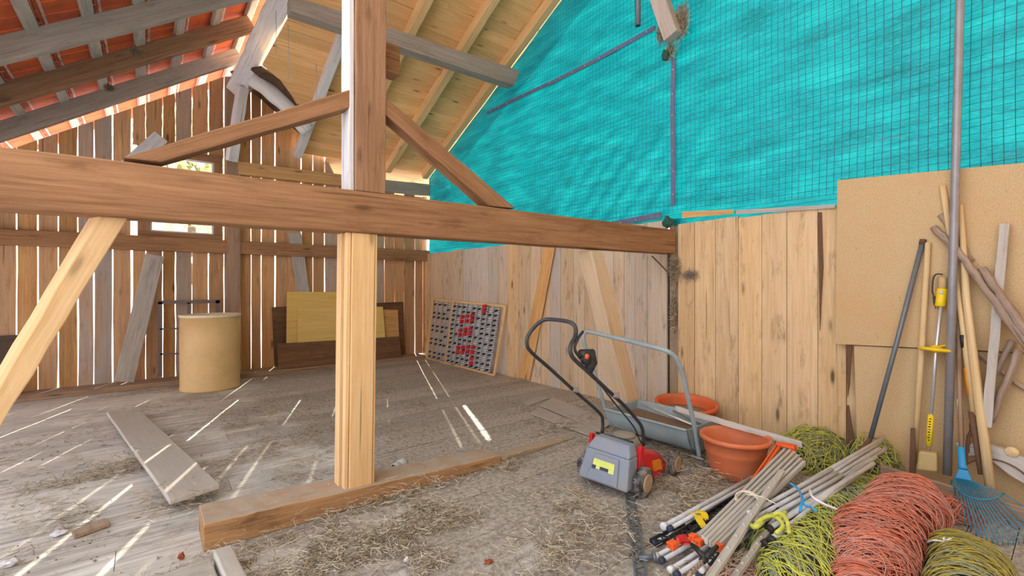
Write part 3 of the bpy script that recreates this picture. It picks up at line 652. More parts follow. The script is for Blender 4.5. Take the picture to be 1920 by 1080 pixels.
# posts in the corner of the right wall
# ================================================================== BOARDS LEANING ON THE SLATS
def lean(name, label, TL, TR, BR, BL, Yt, Yb, th, mat, tint=(1, 0, 0), group=None, cat='board'):
    a, b, c, d = py(*BL, Yb), py(*TL, Yt), py(*BR, Yb), py(*TR, Yt); T = V(0, th, 0)
    for q in (a, c): q.z = max(q.z, .066)
    return slab(name, label, cat, [a, a+T, b+T, b], [c, c+T, d+T, d], mat, group, tint, bevel=.002, seg=6, jit=0)
lean('old_board', 'dark brown old board leaning behind the yellow plywood', (510, 576), (756, 566), (760, 672), (515, 688), 7.86, 7.80, .022, 'dark', (1.05, .1, 0))
lean('plywood_sheet', 'small orange plywood sheet, rightmost of the leaning sheets', (700, 580), (746, 581), (749, 640), (700, 645), 7.83, 7.77, .012, 'orange', (.95, 0, .1))
lean('plywood_sheet', 'tall yellow plywood sheet, highest of the leaning sheets', (538, 547), (700, 547), (700, 644), (537, 650), 7.80, 7.74, .012, 'ply', (1.0, 0, 0))
lean('plywood_sheet', 'wide pale plywood sheet standing in front of the tall yellow sheet', (558, 578), (718, 575), (723, 640), (558, 648), 7.77, 7.71, .012, 'ply', (1.05, .1, 0))
lean('old_plank', 'dark stained plank standing on edge in front of the plywood sheets', (520, 645), (749, 631), (753, 671), (522, 692), 7.66, 7.60, .03, 'dark', (1.15, .15, .1))
lean('old_board', 'dark weathered board leaning at the far left edge behind the brace', (-40, 632), (34, 628), (34, 745), (-40, 750), 7.84, 7.66, .02, 'dark', (.5, .9, 0))
# rusty grille
g = MB(); Yg = 7.72
def gbar(a, b, w=.04): g.plank(py(*a, Yg), py(*b, Yg), w, .02, (0, 1, 0))
gbar((300, 566), (300, 706), .05); gbar((408, 563), (408, 690), .05); gbar((296, 567), (413, 565), .05); gbar((354, 567), (354, 696), .035)
gbar((300, 617), (408, 614), .02); gbar((300, 664), (408, 661), .02)
tag(g.build('iron_grille', 'grille'), 'rusty iron grille frame leaning behind the drum', 'grille')
# drum
c = pz(395, 727); c.z = 0
t = thing('cardboard_drum', 'tall tan cardboard drum with open pale-rimmed top', 'drum', c)
MB().lathe([(.315, 0), (.332, .004), (.334, .03), (.329, .035), (.331, .3), (.333, .6), (.331, .93), (.325, .93), (.323, .03), (0, .03)], c, 56).build('body', 'card', t)
b = MB().lathe([(.334, .925), (.342, .93), (.344, .95), (.338, .962), (.326, .96), (.322, .94), (.324, .925)], c, 56); b.build('rim', 'cardrim', t, label='pale rim of the drum')
# ================================================================== CLIP RACK AGAINST THE RIGHT WALL
TL, TR, BR, BL = px(808, 561, 4.12), px(948, 574, 4.12), pz(930, 703, .012), pz(790, 668, .012)
BL.y = min(BL.y, 7.5); TL.y = min(TL.y, 7.5); BR.x = 3.99; BL.x = 3.99
q = lambda s, k, off=0: (BL.lerp(BR, s)).lerp(TL.lerp(TR, s), k)+V(-off, 0, 0)
t = thing('clip_rack', 'wooden frame rack of grey strips with black and red clips, leaning in the corner', 'rack', BL.lerp(BR, .5))
b = MB()
for a, c in ((q(0, 0), q(0, 1)), (q(1, 0), q(1, 1)), (q(0, 0), q(1, 0)), (q(0, 1), q(1, 1))): b.plank(a, c, .035, .03, (1, 0, 0), (1.05, 0, 0))
b.build('frame', 'new', t, .002)
MB().plank(q(.33, 0, .003), q(.33, 1, .003), .03, .035, (1, 0, 0), (1.05, 0, 0)).build('divider', 'new', t)
cols = [.07, .15, .23, .29]+[.38+.068*i for i in range(9)]
for i, s_ in enumerate(cols):
    b = MB(); K = 26
    b.plank(q(s_, .02, .0), q(s_, .98, .0), .012, .006, (1, 0, 0), m=0)
    for k in range(K):
        kk = .03+.94*k/K
        sz = .06 if i > 3 else .035
        b.plank(q(s_-.022, kk, .012), q(s_+.022, kk+.018, .012), .022 if i > 3 else .01, .02, (1, 0, 0), m=0)
    for k in range(0, K, 2):
        if (i*7+k) % 4 != 1 or i < 3:
            kk = .05+.94*k/K
            if i < 3 and (k//2) % 3 == 2: continue
            b.plank(q(s_-.012, kk, .035), q(s_+.012, kk+.012, .035), .03, .02, (1, 0, 0), m=1)
    o = b.build('clip_strip', ['clipgrey', 'black'], t)
    reds = {6: (.2, .47, .68), 7: (.22, .5, .7), 8: (.24, .52, .72), 9: (.08, .25), 10: (.88,)}.get(i, ())
    for kk in reds:
        r_ = MB()
        for dd in (0, .03, .075, .1): r_.plank(q(s_-.018, kk+dd, .05), q(s_+.018, kk+dd+.01, .05), .028, .02, (1, 0, 0))
        r_.build('red_clip', 'clipred', o, label='red clips on the strip')
# ================================================================== FIBREBOARDS ON THE RIGHT WALL
def wallboard(name, label, P, X, th, mat, tint=(1, 0, 0), cat='board'):
    pts = [px(u, v, X) for u, v in P]; T = V(th, 0, 0)
    return slab(name, label, cat, [pts[3], pts[3]+T, pts[0]+T, pts[0]], [pts[2], pts[2]+T, pts[1]+T, pts[1]], mat, tint=tint, bevel=.001, seg=1, jit=0)
wallboard('fibreboard', 'large sand-coloured fibreboard screwed over wall boards and teal sheet', [(1570, 338), (2080, 290), (2080, 668), (1566, 645)], 4.075, .014, 'osb')
wallboard('fibreboard', 'lower sand-coloured fibreboard behind the garden tools', [(1601, 648), (2080, 671), (2080, 1000), (1608, 862)], 4.095, .014, 'osb')
b = MB(); L0 = [px(1587, 644, 4.09), px(1597, 644, 4.09), px(1593, 720, 4.09), px(1589, 745, 4.09)]; L1 = [px(1588, 760, 4.09), px(1591, 760, 4.09), px(1604, 845, 4.09), px(1589, 850, 4.09)]  # dark strip stands for the shaded gap between the boards
for q4 in (L0, L1): b.prism(q4, [p+V(.012, 0, 0) for p in q4])
tag(b.build('dark_strip', 'rust'), 'dark wavy strip painted as the shaded gap beside the lower fibreboard', 'bark')
b = MB(); q4 = [px(1533, 398, 4.135), px(1540, 398, 4.135), px(1543, 500, 4.135), px(1537, 620, 4.135)]; b.prism(q4, [p+V(.01, 0, 0) for p in q4])  # thin flat dark strip on the boards
tag(b.build('dark_strip', 'rust'), 'thin dark strip on the wall boards left of the large fibreboard', 'bark')
# ================================================================== LOOSE BOARDS ON THE FLOOR
def flat(name, label, P, z, th, mat, tint=(1, 0, 0), cat='board', seg=6, jit=.0015, bevel=.003):
    p = [pz(u, v, z+th) for u, v in P]; T = V(0, 0, -th)
    return slab(name, label, cat, [p[0]+T, p[3]+T, p[3], p[0]], [p[1]+T, p[2]+T, p[2], p[1]], mat, tint=tint, seg=seg, jit=jit, bevel=bevel)
p = [pz(200, 772, .05), pz(262, 768, .05), pz(412, 906, .10), pz(318, 936, .10)]; T = V(0, 0, -.035)
slab('loose_plank', 'pale dusty plank lying on the floor striped by sunlight', 'board', [p[0]+T, p[1]+T, p[1], p[0]], [p[3]+T, p[2]+T, p[2], p[3]], 'dusty', tint=(1.12, .2, 0), seg=8)
b = MB().box(pz(345, 880, 0)+V(-.03, -.1, 0), pz(345, 880, 0)+V(.03, .1, .055), (.7, .5, 0), along='y'); tag(b.build('wood_block', 'grey'), 'small block propping up the near end of the loose plank', 'block')
flat('chipboard_offcut', 'largest thin board offcut lying by the right wall behind the mower', [(1013, 759), (1125, 808), (1150, 790), (1036, 744)], .004, .016, 'dusty', (.95, 0, .3))
flat('chipboard_offcut', 'narrow thin board offcut in front of the larger one behind the mower', [(994, 775), (1116, 820), (1125, 809), (1012, 763)], .004, .010, 'dusty', (.9, 0, .35))
flat('chipboard_offcut', 'smallest thin board offcut, left of the others behind the mower', [(978, 755), (991, 760), (1030, 746), (1011, 743)], .004, .012, 'dusty', (.85, 0, .3))
flat('wood_scrap', 'short flat wood scrap on the floor at lower left', [(134, 994), (139, 1004), (206, 980), (197, 970)], .002, .02, 'beam', (1.15, .5, .1), jit=0)
p = [pz(285, 1100, .12), pz(420, 1038, .12), pz(447, 1050, .12), pz(440, 1140, .12)]; T = V(0, 0, -.1)
t = thing('weathered_log_end', 'grey cracked timber end at the bottom edge of the floor', 'timber', pz(400, 1080, 0))
MB().plank((-.55, 2.25, .05), (.225, 2.29, .05), .28, .095, (0, 0, 1), (1.05, 1, 0), 0, 10, .004).build('body', 'grey', t, .008)
MB().plank((.262, 2.45, .06), (.285, 2.10, .06), .07, .118, (0, 0, 1), (1.15, 1, 0), 0, 4, .002).build('end_cleat', 'grey', t, .006)
c0, c1 = pz(738, 877, .03), pz(757, 868, .03)
b = MB().tube([c0, c0+(c1-c0)*.55], .028, 20).tube([c0+(c1-c0)*.5, c1+(c1-c0)*.1], .034, 20).tube([c0-(c1-c0)*.01, c0+(c1-c0)*.1], .022, 20, m=1)
tag(b.build('pipe_fitting', ['greypost', 'black']), 'small grey pipe socket lying on the floor right of the pale post', 'pipe')
# crumpled white scraps
def crumple(name, label, c, r, mat, sq=.5, cat='scrap'):
    bm = bmesh.new(); bmesh.ops.create_icosphere(bm, subdivisions=2, radius=r); vs = [V(v.co.x*U(.6, 1.3), v.co.y*U(.5, 1.2), (v.co.z+r)*sq*U(.7, 1.2)) for v in bm.verts]
    fs = [tuple(v.index for v in f.verts) for f in bm.faces]; bm.free()
    return tag(MB().add([Vector(c)+v for v in vs], fs).build(name, mat), label, cat)
crumple('plastic_scrap', 'crumpled white plastic scrap beside the short wood scrap', pz(108, 1004), .035, 'whitescrap', .35)
crumple('plastic_scrap', 'crumpled lilac-white scrap in the lower left corner of the floor', pz(18, 1062), .035, 'whitescrap', .5)
crumple('dry_leaf', 'dry reddish leaf standing near the end of the grey timber', pz(340, 1050), .014, 'leafdead', 1.3, 'leaf')
crumple('dry_leaf', 'dry reddish leaf lying among the chaff at the bottom of the floor', pz(916, 1056), .02, 'leafdead', .4, 'leaf')
crumple('plastic_scrap', 'tiny white lump in the chaff at the bottom centre', pz(762, 1054), .014, 'whitescrap', .7)
crumple('plastic_scrap', 'white flattened scrap beside the thin board offcuts', pz(1050, 800), .045, 'whitescrap', .2)
# ================================================================== SCARIFIER / LAWN MOWER
MO = V(2.39, 1.92, 0); ma = V(.994, .108, 0).normalized(); mb_ = V(-ma.y, ma.x, 0)
ml = lambda a, b, z: MO+ma*a+mb_*b+V(0, 0, z)
t = thing('lawn_mower', 'small red electric mower with blue-grey catcher and folded dark handle', 'lawn mower', MO)
secs = [(-.03, .165, .235, .05), (.03, .175, .255, .05), (.14, .175, .245, .045), (.26, .17, .205, .045), (.36, .16, .165, .045), (.43, .135, .125, .05), (.455, .10, .09, .06)]
vs, fs = [], []
for a, hw, zt_, zb in secs:
    for (bx, z) in ((-hw-.015, zb), (-hw-.012, zb+.03), (-hw, zb+.04), (-hw+.01, zt_-.035), (-hw+.035, zt_-.005), (-hw*.3, zt_+.004), (hw*.3, zt_+.004), (hw-.035, zt_-.005), (hw-.01, zt_-.035), (hw, zb+.04), (hw+.012, zb+.03), (hw+.015, zb)):
        vs.append(ml(a, bx, z))
n = 12
for i in range(len(secs)-1):
    for j in range(n): j2 = (j+1) % n; fs.append((i*n+j, i*n+j2, (i+1)*n+j2, (i+1)*n+j))
fs += [tuple(range(n))[::-1], tuple((len(secs)-1)*n+j for j in range(n))]
MB().add(vs, fs, smooth=True).build('housing', 'redp', t, .004)
b = MB(); b.prism([ml(.06, -.168, .10), ml(.17, -.168, .10), ml(.17, -.166, .10), ml(.06, -.166, .10)], [ml(.06, -.185, .10), ml(.17, -.185, .10), ml(.17, -.185, .101), ml(.06, -.185, .101)])
MB().prism([ml(.20, -.186, .09), ml(.30, -.186, .085), ml(.30, -.16, .085), ml(.20, -.16, .09)], [ml(.20, -.178, .155), ml(.30, -.176, .14), ml(.30, -.15, .14), ml(.20, -.15, .155)]).build('warning_label', 'amber', t, label='amber label on the red housing')
vs, fs = [], []; cs2 = [(.02, .13, .24, .0), (.02, .13, .285, 0), (.06, .12, .315, 0), (.2, .11, .30, 0), (.27, .10, .25, 0), (.3, .09, .2, 0)]
b = MB()
b.prism([ml(.0, -.13, .22), ml(.0, .13, .22), ml(.03, .12, .30), ml(.03, -.12, .30)], [ml(.26, -.11, .2), ml(.26, .11, .2), ml(.2, .1, .30), ml(.2, -.1, .30)]); b.build('motor_cover', 'greyp', t, .02)
MB().lathe([(.0, .0), (.075, 0), (.078, .012), (.06, .02), (0, .022)], ml(.12, .0, .30), 28).build('motor_cap', 'greyp', t)
# catcher
b = MB(); lo = [ml(-.15, -.185, .055), ml(-.15, .185, .055), ml(-.03, .185, .055), ml(-.03, -.185, .055)]; hi = [ml(-.065, -.15, .315), ml(-.065, .10, .325), ml(.01, .10, .325), ml(.01, -.15, .315)]
mid = [l.lerp(h, .72)+(-ma*.018 if i < 2 else V(0, 0, 0))+mb_*(-.018 if i in (0, 3) else .018) for i, (l, h) in enumerate(zip(lo, hi))]
b.prism(lo, mid); b.prism(mid, hi); b.build('catcher', 'bluegrey', t, .012)
f0 = lambda s, k: (lo[0].lerp(lo[1], s)).lerp(mid[0].lerp(mid[1], s), k)-ma*.006
b = MB().prism([f0(.18, .06), f0(.82, .06), f0(.76, .93), f0(.2, .93)], [p-ma*.006 for p in (f0(.21, .09), f0(.79, .09), f0(.73, .90), f0(.23, .90))]); b.build('catcher_panel', 'bluegrey', t, .003)
g0 = lambda s, k: f0(s, k)-ma*.0075
def lab(s0, s1, k0, k1, mat, nm='label', lbl=None):
    MB().prism([g0(s0, k0), g0(s1, k0), g0(s1, k1), g0(s0, k1)], [p-ma*.0015 for p in (g0(s0, k0), g0(s1, k0), g0(s1, k1), g0(s0, k1))]).build(nm, mat, t, label=lbl)
lab(.27, .73, .56, .76, 'limelabel', 'sticker', 'pale lime sticker'); lab(.57, .65, .46, .555, 'limelabel', 'sticker'); lab(.27, .38, .44, .555, 'limelabel', 'sticker'); lab(.66, .74, .44, .56, 'navy', 'sticker'); lab(.39, .56, .46, .555, 'navy', 'sticker')
MB().tube([ml(.0, -.14, .318), ml(.0, .14, .318)], .008, 8).build('hinge_bar', 'black', t)
def wheel(a, b_, r=.088, w=.05):
    sgn = -1 if b_ < 0 else 1; c = ml(a, b_, r); ax = mb_*sgn
    o = MB().lathe([(r*.62, -.0), (r*.9, .002), (r, .01), (r, w-.01), (r*.9, w-.002), (r*.62, w)], c-ax*w/2, 36, ax)
    for k in range(28):
        th = 2*math.pi*k/28; d = ma*math.cos(th)+V(0, 0, 1)*math.sin(th); o.plank(c+d*(r+.001)-ax*w*.42, c+d*(r+.001)+ax*w*.42, .008, .006, d)
    o = o.build('wheel', 'tyre', t)
    MB().lathe([(0, .002), (r*.3, .0), (r*.55, .006), (r*.64, .004), (r*.64, .0), (0, -.01)], c+ax*(w/2+.003), 28, ax).build('hub', 'hub', o, label='tan hub')
wheel(0, -.215); wheel(0, .215); wheel(.455, -.2, .08, .042); wheel(.455, .2, .08, .042)
# handle
H = lambda u, v, b_: pp(u, v, ml(0, b_, 0), mb_)
hp = [H(1129, 812, .19), H(1130, 790, .19), H(1123, 773, .19), H(1075, 731, .19), H(1030, 690, .19), H(996, 660, .19), H(988, 645, .185), H(991, 628, .18), H(1006, 609, .16), H(1020, 600, .12), H(1035, 599, .07),
      H(1060, 602, -.05), H(1074, 607, -.11), H(1080, 618, -.14), H(1078, 632, -.165), H(1070, 648, -.185), H(1070, 662, -.19), H(1078, 675, -.19), H(1100, 695, -.19), H(1140, 732, -.19), H(1170, 760, -.19), H(1190, 782, -.19), H(1204, 803, -.19), H(1207, 835, -.185)]
MB().tube(smoothpath(hp, 5), .0115, 12).build('handle_tube', 'tubeblk', t)
b = MB(); c = H(1100, 672, -.2)
b.lathe([(0, -.022), (.03, -.022), (.036, -.012), (.036, .012), (.03, .022), (0, .022)], c, 24, mb_, sx=1); ob = b.build('switch_box', 'black', t)
vs = [v.co for v in ob.data.vertices]
MB().tube([H(1088, 662, -.19), H(1106, 665, -.2), H(1108, 680, -.2), H(1104, 698, -.2)], [.02, .036, .036, .02], 14).build('switch_box', 'black', t)
MB().lathe([(0, 0), (.014, 0), (.014, .008), (.008, .011), (0, .012)], H(1098, 668, -.225)-mb_*.005, 18, -mb_).build('switch_button', 'orangep', t, label='orange switch button')
MB().tube(smoothpath([H(1093, 622, -.16), H(1083, 636, -.185), H(1078, 655, -.19), H(1088, 672, -.2)], 5), .008, 8).build('bail_lever', 'black', t)
MB().tube(smoothpath([H(1106, 695, -.2), H(1140, 740, -.205), H(1160, 765, -.205), H(1188, 800, -.205), H(1198, 822, -.2), H(1205, 834, -.19)], 6), .0045, 6).build('cable', 'black', t)
for (u, v, b_) in ((1075, 731, .19), (1150, 741, -.19)):
    p = H(u, v, b_); b = MB().tube([p-mb_*.025, p+mb_*.025], .014, 10).tube([p-mb_*.03+V(0, 0, -.012), p-mb_*.03+V(0, 0, .018)], .009, 8); b.build('clamp', 'greyp', t)
p = H(1018, 678, .19); b = MB().tube([p, p+V(-.02, 0, -.03), p+V(-.035, 0, -.09), p+V(-.055, .01, -.085), p+V(-.035, 0, -.03)], .004, 6); b.build('cable_hook', 'greyp', t)
for s_ in (-1, 1): MB().prism([ml(-.01, s_*.19, .16), ml(.05, s_*.19, .16), ml(.05, s_*.165, .16), ml(-.01, s_*.165, .16)], [ml(.0, s_*.2, .30), ml(.04, s_*.2, .30), ml(.04, s_*.175, .30), ml(.0, s_*.175, .30)]).build('handle_bracket', 'redp', t, .004)
# ================================================================== GREY TIPPING CART
t = thing('garden_cart', 'pale blue-grey metal trough cart with a tall tube hoop handle', 'cart', (3.3, 2.17, 0))
Y0, Y1 = 1.80, 2.56; prof = [(3.06, .262), (3.075, .255), (3.09, .19), (3.13, .11), (3.2, .07), (3.3, .06), (3.4, .075), (3.48, .12), (3.52, .19), (3.535, .255), (3.55, .262)]
vs, fs = [], []; ny = 14; inn = [(x+(.008 if x < 3.3 else -.008), z+.008) for x, z in prof]
for i in range(ny+1):
    Y = Y0+(Y1-Y0)*i/ny
    for x, z in prof: vs.append((x, Y, z))
    for x, z in inn[::-1]: vs.append((x, Y, z))
n = len(prof)*2
for i in range(ny):
    for j in range(n): j2 = (j+1) % n; fs.append((i*n+j, i*n+j2, (i+1)*n+j2, (i+1)*n+j))
fs += [tuple(range(n))[::-1], tuple(ny*n+j for j in range(n))]
b = MB().add(vs, fs, smooth=True)
for Ye in (Y0, Y1): b.add([(x, Ye, z) for x, z in prof]+[(x, Ye+.01, z) for x, z in prof], [tuple(range(11)), tuple(range(11, 22))[::-1]]+[(j, (j+1) % 11, 11+(j+1) % 11, 11+j) for j in range(11)])
b.tube([(3.06, Y0, .262), (3.06, Y1+.01, .262)], .009, 8); b.tube([(3.55, Y0, .262), (3.55, Y1+.01, .262)], .009, 8)
b.build('trough', 'galv', t, .004)
hy = [py(1312, 862, 1.765), py(1308, 835, 1.765), py(1300, 790, 1.765), py(1290, 745, 1.765), py(1281, 705, 1.765), py(1272, 680, 1.77), py(1262, 666, 1.79), py(1245, 656, 1.83), py(1210, 647, 1.98), py(1170, 637, 2.2), py(1135, 629, 2.42), py(1110, 623, 2.56), py(1099, 622, 2.6), py(1094, 629, 2.61), py(1095, 642, 2.61), py(1105, 672, 2.61), py(1122, 722, 2.61), py(1140, 785, 2.61)]
MB().tube(smoothpath(hy, 5), .0165, 14).build('hoop_handle', 'galv', t)
MB().tube([(3.12, 1.70, .065), (3.12, 1.83, .065)], .008, 8).build('axle', 'steel', t)
for Yw in (1.84, 2.5):
    c = V(3.38, Yw, .06); MB().lathe([(.02, -.015), (.055, -.017), (.06, -.008), (.06, .008), (.055, .017), (.02, .015)], c, 24, (0, 1, 0)).build('wheel', 'tyre', t)
b = MB().prism([V(3.12, 1.86, .17), V(3.45, 1.86, .17), V(3.45, 1.86, .185), V(3.12, 1.86, .185)], [V(3.12, 2.5, .2), V(3.45, 2.5, .2), V(3.45, 2.5, .215), V(3.12, 2.5, .215)], (.8, .1, .3))
tag(b.build('board_offcut', 'dark'), 'brown board lying inside the blue-grey cart', 'board')
# things behind the cart
def bowl(name, label, c, ax, prof, mat, cat, n=48): return tag(MB().lathe(prof, c, n, ax).build(name, mat), label, cat)
c = V(3.845, 2.27, .0); ax = V(-.05, -.06, 1)
bowl('orange_basin', 'wide orange plastic basin standing by the wall behind the cart', c+V(0, 0, .015), ax, [(0, .0), (.2, .0), (.235, .05), (.255, .21), (.272, .212), (.272, .245), (.25, .245), (.244, .2), (.225, .06), (.19, .02), (0, .02)], 'orangedull', 'basin')
tag(MB().lathe([(0, .16), (.1, .17), (.22, .15), (.228, .14), (0, .10)], c+V(0, 0, .015), 30, ax).build('dry_soil', 'haydark'), 'grey-brown dry soil filling the orange basin', 'soil')
bowl('flower_pot', 'small reddish flower pot in front of the orange basin behind the cart', V(3.66, 2.0, 0), (0, 0, 1), [(0, 0), (.06, 0), (.085, .13), (.095, .13), (.095, .155), (.08, .155), (.055, .015), (0, .015)], 'terra', 'pot', 28)
def rod(name, label, pts, r, mat, cat='rod', n=10, group=None): return tag(MB().tube(pts, r, n).build(name, mat), label, cat, group)
rod('thin_pole', 'thin pale grey pole lying across the cart in front of the orange basin', [pd(1203, 757, 3.95), pd(1350, 818, 3.5)], .011, 'alu', 'pole')
rod('thin_pole', 'thin grey pole just behind the pale one across the cart', [pd(1262, 770, 3.85), pd(1365, 815, 3.55)], .009, 'steel', 'pole')
P = [pd(1268, 766, 3.62), None, None, pd(1500, 833, 3.02)]
b = MB().prism(*[[c+V(0, 0, dz)+V(.3, .6, 0).normalized()*dx for dx, dz in ((-.016, -.02), (.016, -.02), (.018, .02), (-.014, .022))] for c in (P[0], P[3])], (1.1, .8, 0), 0, 20, .003)
tag(b.build('broken_lath', 'dusty'), 'long pale broken lath resting behind the terracotta tub', 'lath')
# terracotta tub
c = pd(1378, 890, 3.17); c.z = 0
t = thing('plant_tub', 'large round terracotta-coloured plastic plant tub', 'tub', c)
MB().lathe([(0, 0), (.150, 0), (.160, .01), (.172, .08), (.192, .16), (.194, .163), (.196, .18), (.209, .245), (.224, .248), (.230, .258), (.228, .275), (.218, .28), (.208, .276), (.2, .26), (.18, .15), (.15, .02), (0, .02)], c, 56).build('body', 'terra', t)
# ================================================================== TOOLS LEANING ON THE RIGHT WALL
def ptool(P): return [px(*p) for p in P]
def tool(name, label, cat, P, r, mat, n=10, group=None, parts=None, hname='handle', wob=0):
    pts = ptool(P)
    if wob: pts = [p+V(0, U(-wob, wob), U(-wob, wob)) for p in smoothpath(pts, 3)]; r = [r*U(.85, 1.12) for _ in pts] if not isinstance(r, list) else r
    low = min(pts, key=lambda p: p.z); t = thing(name, label, cat, low, group)
    MB().tube(pts, r, n).build(hname, mat, t); return t
# tall grey pipe
rod('steel_pipe', 'very tall grey steel pipe leaning upright past the teal sheet', ptool([(1801, -70, 4.05), (1800, 0, 4.045), (1788, 450, 3.99), (1776, 890, 3.93)]), .0225, 'steel', 'pipe', 18)
# metal-handled spade (leftmost)
t = tool('long_spade', 'dark blue-grey metal rod tool leaning leftmost of the garden tools', 'tool', [(1730, 453, 4.06), (1682, 640, 4.0), (1632, 822, 3.9)], .0145, 'bluemetal')
MB().tube(ptool([(1731, 449, 4.062), (1729, 458, 4.058)]), .018, 12).build('end_cap', 'rust', t)
p = ptool([(1632, 822, 3.9), (1622, 836, 3.86), (1600, 862, 3.80)]); MB().tube(p, [.014, .016, .02], 8).build('socket', 'rust', t)
# plain worn handle with a dark blade
t = tool('garden_hoe', 'worn pinkish-grey wooden handle leaning beside the leftmost rod', 'tool', [(1740, 455, 4.06), (1728, 660, 4.03), (1714, 868, 4.0)], .0165, 'handle')
p = ptool([(1707, 803, 3.965), (1715, 803, 3.965), (1717, 895, 3.95), (1704, 895, 3.95)]); MB().prism(p, [q+V(.012, 0, 0) for q in p]).build('blade', 'rust', t)
# yellow electric trimmer
pts = ptool([(1766, 560, 4.02), (1755, 656, 3.99), (1740, 856, 3.93)]); t = thing('grass_trimmer', 'yellow long-handled electric garden trimmer with silver tube', 'trimmer', (pts[2].x, pts[2].y, 0))
MB().tube(pts, .0105, 14).build('tube', 'alu', t)
a, b_, c = px(1768, 519, 4.035), px(1767, 541, 4.03), px(1763, 575, 4.02)
MB().tube([a, a.lerp(b_, .1), b_], [.018, .025, .023], 14).build('grip', 'tan', t, .004)
d = (c-b_); s_ = V(0, 1, 0)
MB().tube([b_, b_.lerp(c, .1), b_.lerp(c, .6), c.lerp(b_, .05), c], [.024, .029, .027, .029, .022], 16).build('motor_handle', 'yellow', t)
q_ = b_.lerp(c, .22)+V(-.028, 0, 0); MB().lathe([(0, 0), (.012, 0), (.011, .004), (0, .005)], q_, 16, (-1, 0, 0)).build('switch', 'greypost', t)
c = px(1755, 656, 3.985); ax = (pts[1]-pts[2]).normalized()
MB().lathe([(.012, -.02), (.02, -.02), (.024, -.012), (.082, -.008), (.09, -.002), (.09, .006), (.08, .012), (.03, .014), (.022, .026), (.012, .03)], c, 32, ax).build('guard_ring', 'yellow', t)
MB().tube(smoothpath([c+ax*.02, c+ax*.03+V(-.01, -.03, 0), c+ax*.035+V(-.01, -.07, .005), c+ax*.02+V(-.01, -.09, 0)], 4), .004, 6).build('wire', 'yellow', t)
e0, e1 = pts[1].lerp(pts[2], .61), pts[1].lerp(pts[2], .9); MB().tube([e0, e1], .0165, 14).build('sleeve', 'yellow', t, label='yellow printed sleeve')
b = MB()
for k in range(9):
    p = e0.lerp(e1, .12+.085*k)+V(-.0165, 0, 0); b.box(p-V(.001, .004, .004), p+V(.001, .004+.003*(k % 2), .004))
b.build('print', 'black', t)
p = ptool([(1722, 846, 3.90), (1757, 850, 3.90), (1757, 886, 3.88), (1718, 882, 3.88)]); MB().prism(p, [q+V(.06, 0, 0) for q in p]).build('head', 'tan', t, .012)
cb_ = smoothpath([a+V(0, 0, .015), a+V(0, .03, .018), px(1750, 522, 4.02), px(1748, 545, 4.02), px(1752, 558, 4.02)], 5); MB().tube(cb_, .0045, 6).build('cable', 'black', t)
b = MB().tube([px(1752, 556, 4.02), px(1755, 572, 4.02)], [.009, .012], 8)
for dy in (-.005, .005): b.tube([px(1755, 572, 4.02)+V(0, dy, 0), px(1756, 579, 4.02)+V(0, dy, 0)], .0022, 5)
b.build('plug', 'black', t)
# yellow-wood handle (fork) and pale thick pole
t = tool('garden_fork', 'yellowish wooden handle with worn stickers, bulb end highest, crossing behind the tall pipe', 'tool', [(1767, 347, 4.06), (1771, 375, 4.055), (1782, 450, 4.04), (1806, 620, 3.995), (1826, 778, 3.95)], [.0155, .0165, .0135, .0145, .015], 'handle')
MB().tube(ptool([(1805, 628, 3.992), (1808, 652, 3.988)]), .0156, 12).build('sticker', 'black', t); MB().tube(ptool([(1813, 690, 3.978), (1819, 742, 3.962)]), .0154, 12).build('sticker', 'amber', t, label='worn yellowish sticker')
MB().tube(ptool([(1822, 772, 3.95), (1830, 830, 3.92), (1838, 890, 3.88)]), [.017, .014, .01], 10).build('socket', 'rust', t)
tool('pole', 'thick pale wooden pole leaning just right of the tall pipe', 'pole', [(1801, 384, 4.05), (1812, 560, 4.0), (1834, 740, 3.95), (1857, 915, 3.87)], [.0125, .020, .023, .024], 'handle')
# rake
sk = px(1804, 868, 3.86)
t = tool('leaf_rake', 'bright blue fan-shaped leaf rake standing on its tines', 'rake', [(1796, 560, 4.04), (1799, 700, 3.98), (1803, 855, 3.88)], .013, 'stick')
MB().tube(ptool([(1800, 749, 3.95), (1801, 780, 3.935)]), .0142, 12).build('label', 'whitep', t, label='white paper label')
MB().tube(ptool([(1802, 838, 3.885), (1804, 868, 3.86), (1806, 880, 3.83)]), [.017, .0185, .022], 14).build('socket', 'bluep', t)
so2 = px(1806, 888, 3.80); a_, b_ = px(1790, 896, 3.79), px(1822, 902, 3.79)
MB().prism([so2+V(0, .02, .02), so2+V(0, -.02, .02), so2+V(.02, -.02, .02), so2+V(.02, .02, .02)], [a_, b_, b_+V(.02, 0, 0), a_+V(.02, 0, 0)]).build('collar', 'bluep', t, .003)
tips = [(1778, 930), (1786, 950), (1797, 968), (1809, 985), (1820, 996), (1830, 1004), (1840, 1010), (1850, 1014), (1860, 1017), (1870, 1020), (1880, 1021), (1890, 1021), (1900, 1020), (1910, 1019), (1920, 1016), (1931, 1012), (1942, 1005), (1952, 995), (1961, 984)]
mids = []
for i, (u, v) in enumerate(tips):
    k = i/(len(tips)-1); o_ = a_.lerp(b_, k); e_ = pz(u, v, .012); m1 = o_.lerp(e_, .5)+V(0, 0, .035); mids.append(o_.lerp(e_, .45)+V(0, 0, .037))
    MB().tube([o_, m1, e_+V(.01, 0, .02), e_+V(.012, 0, -.008)], .003, 6).build('tine', 'bluetine', t)
MB().tube(mids, .0042, 6).build('spreader', 'bluetine', t)
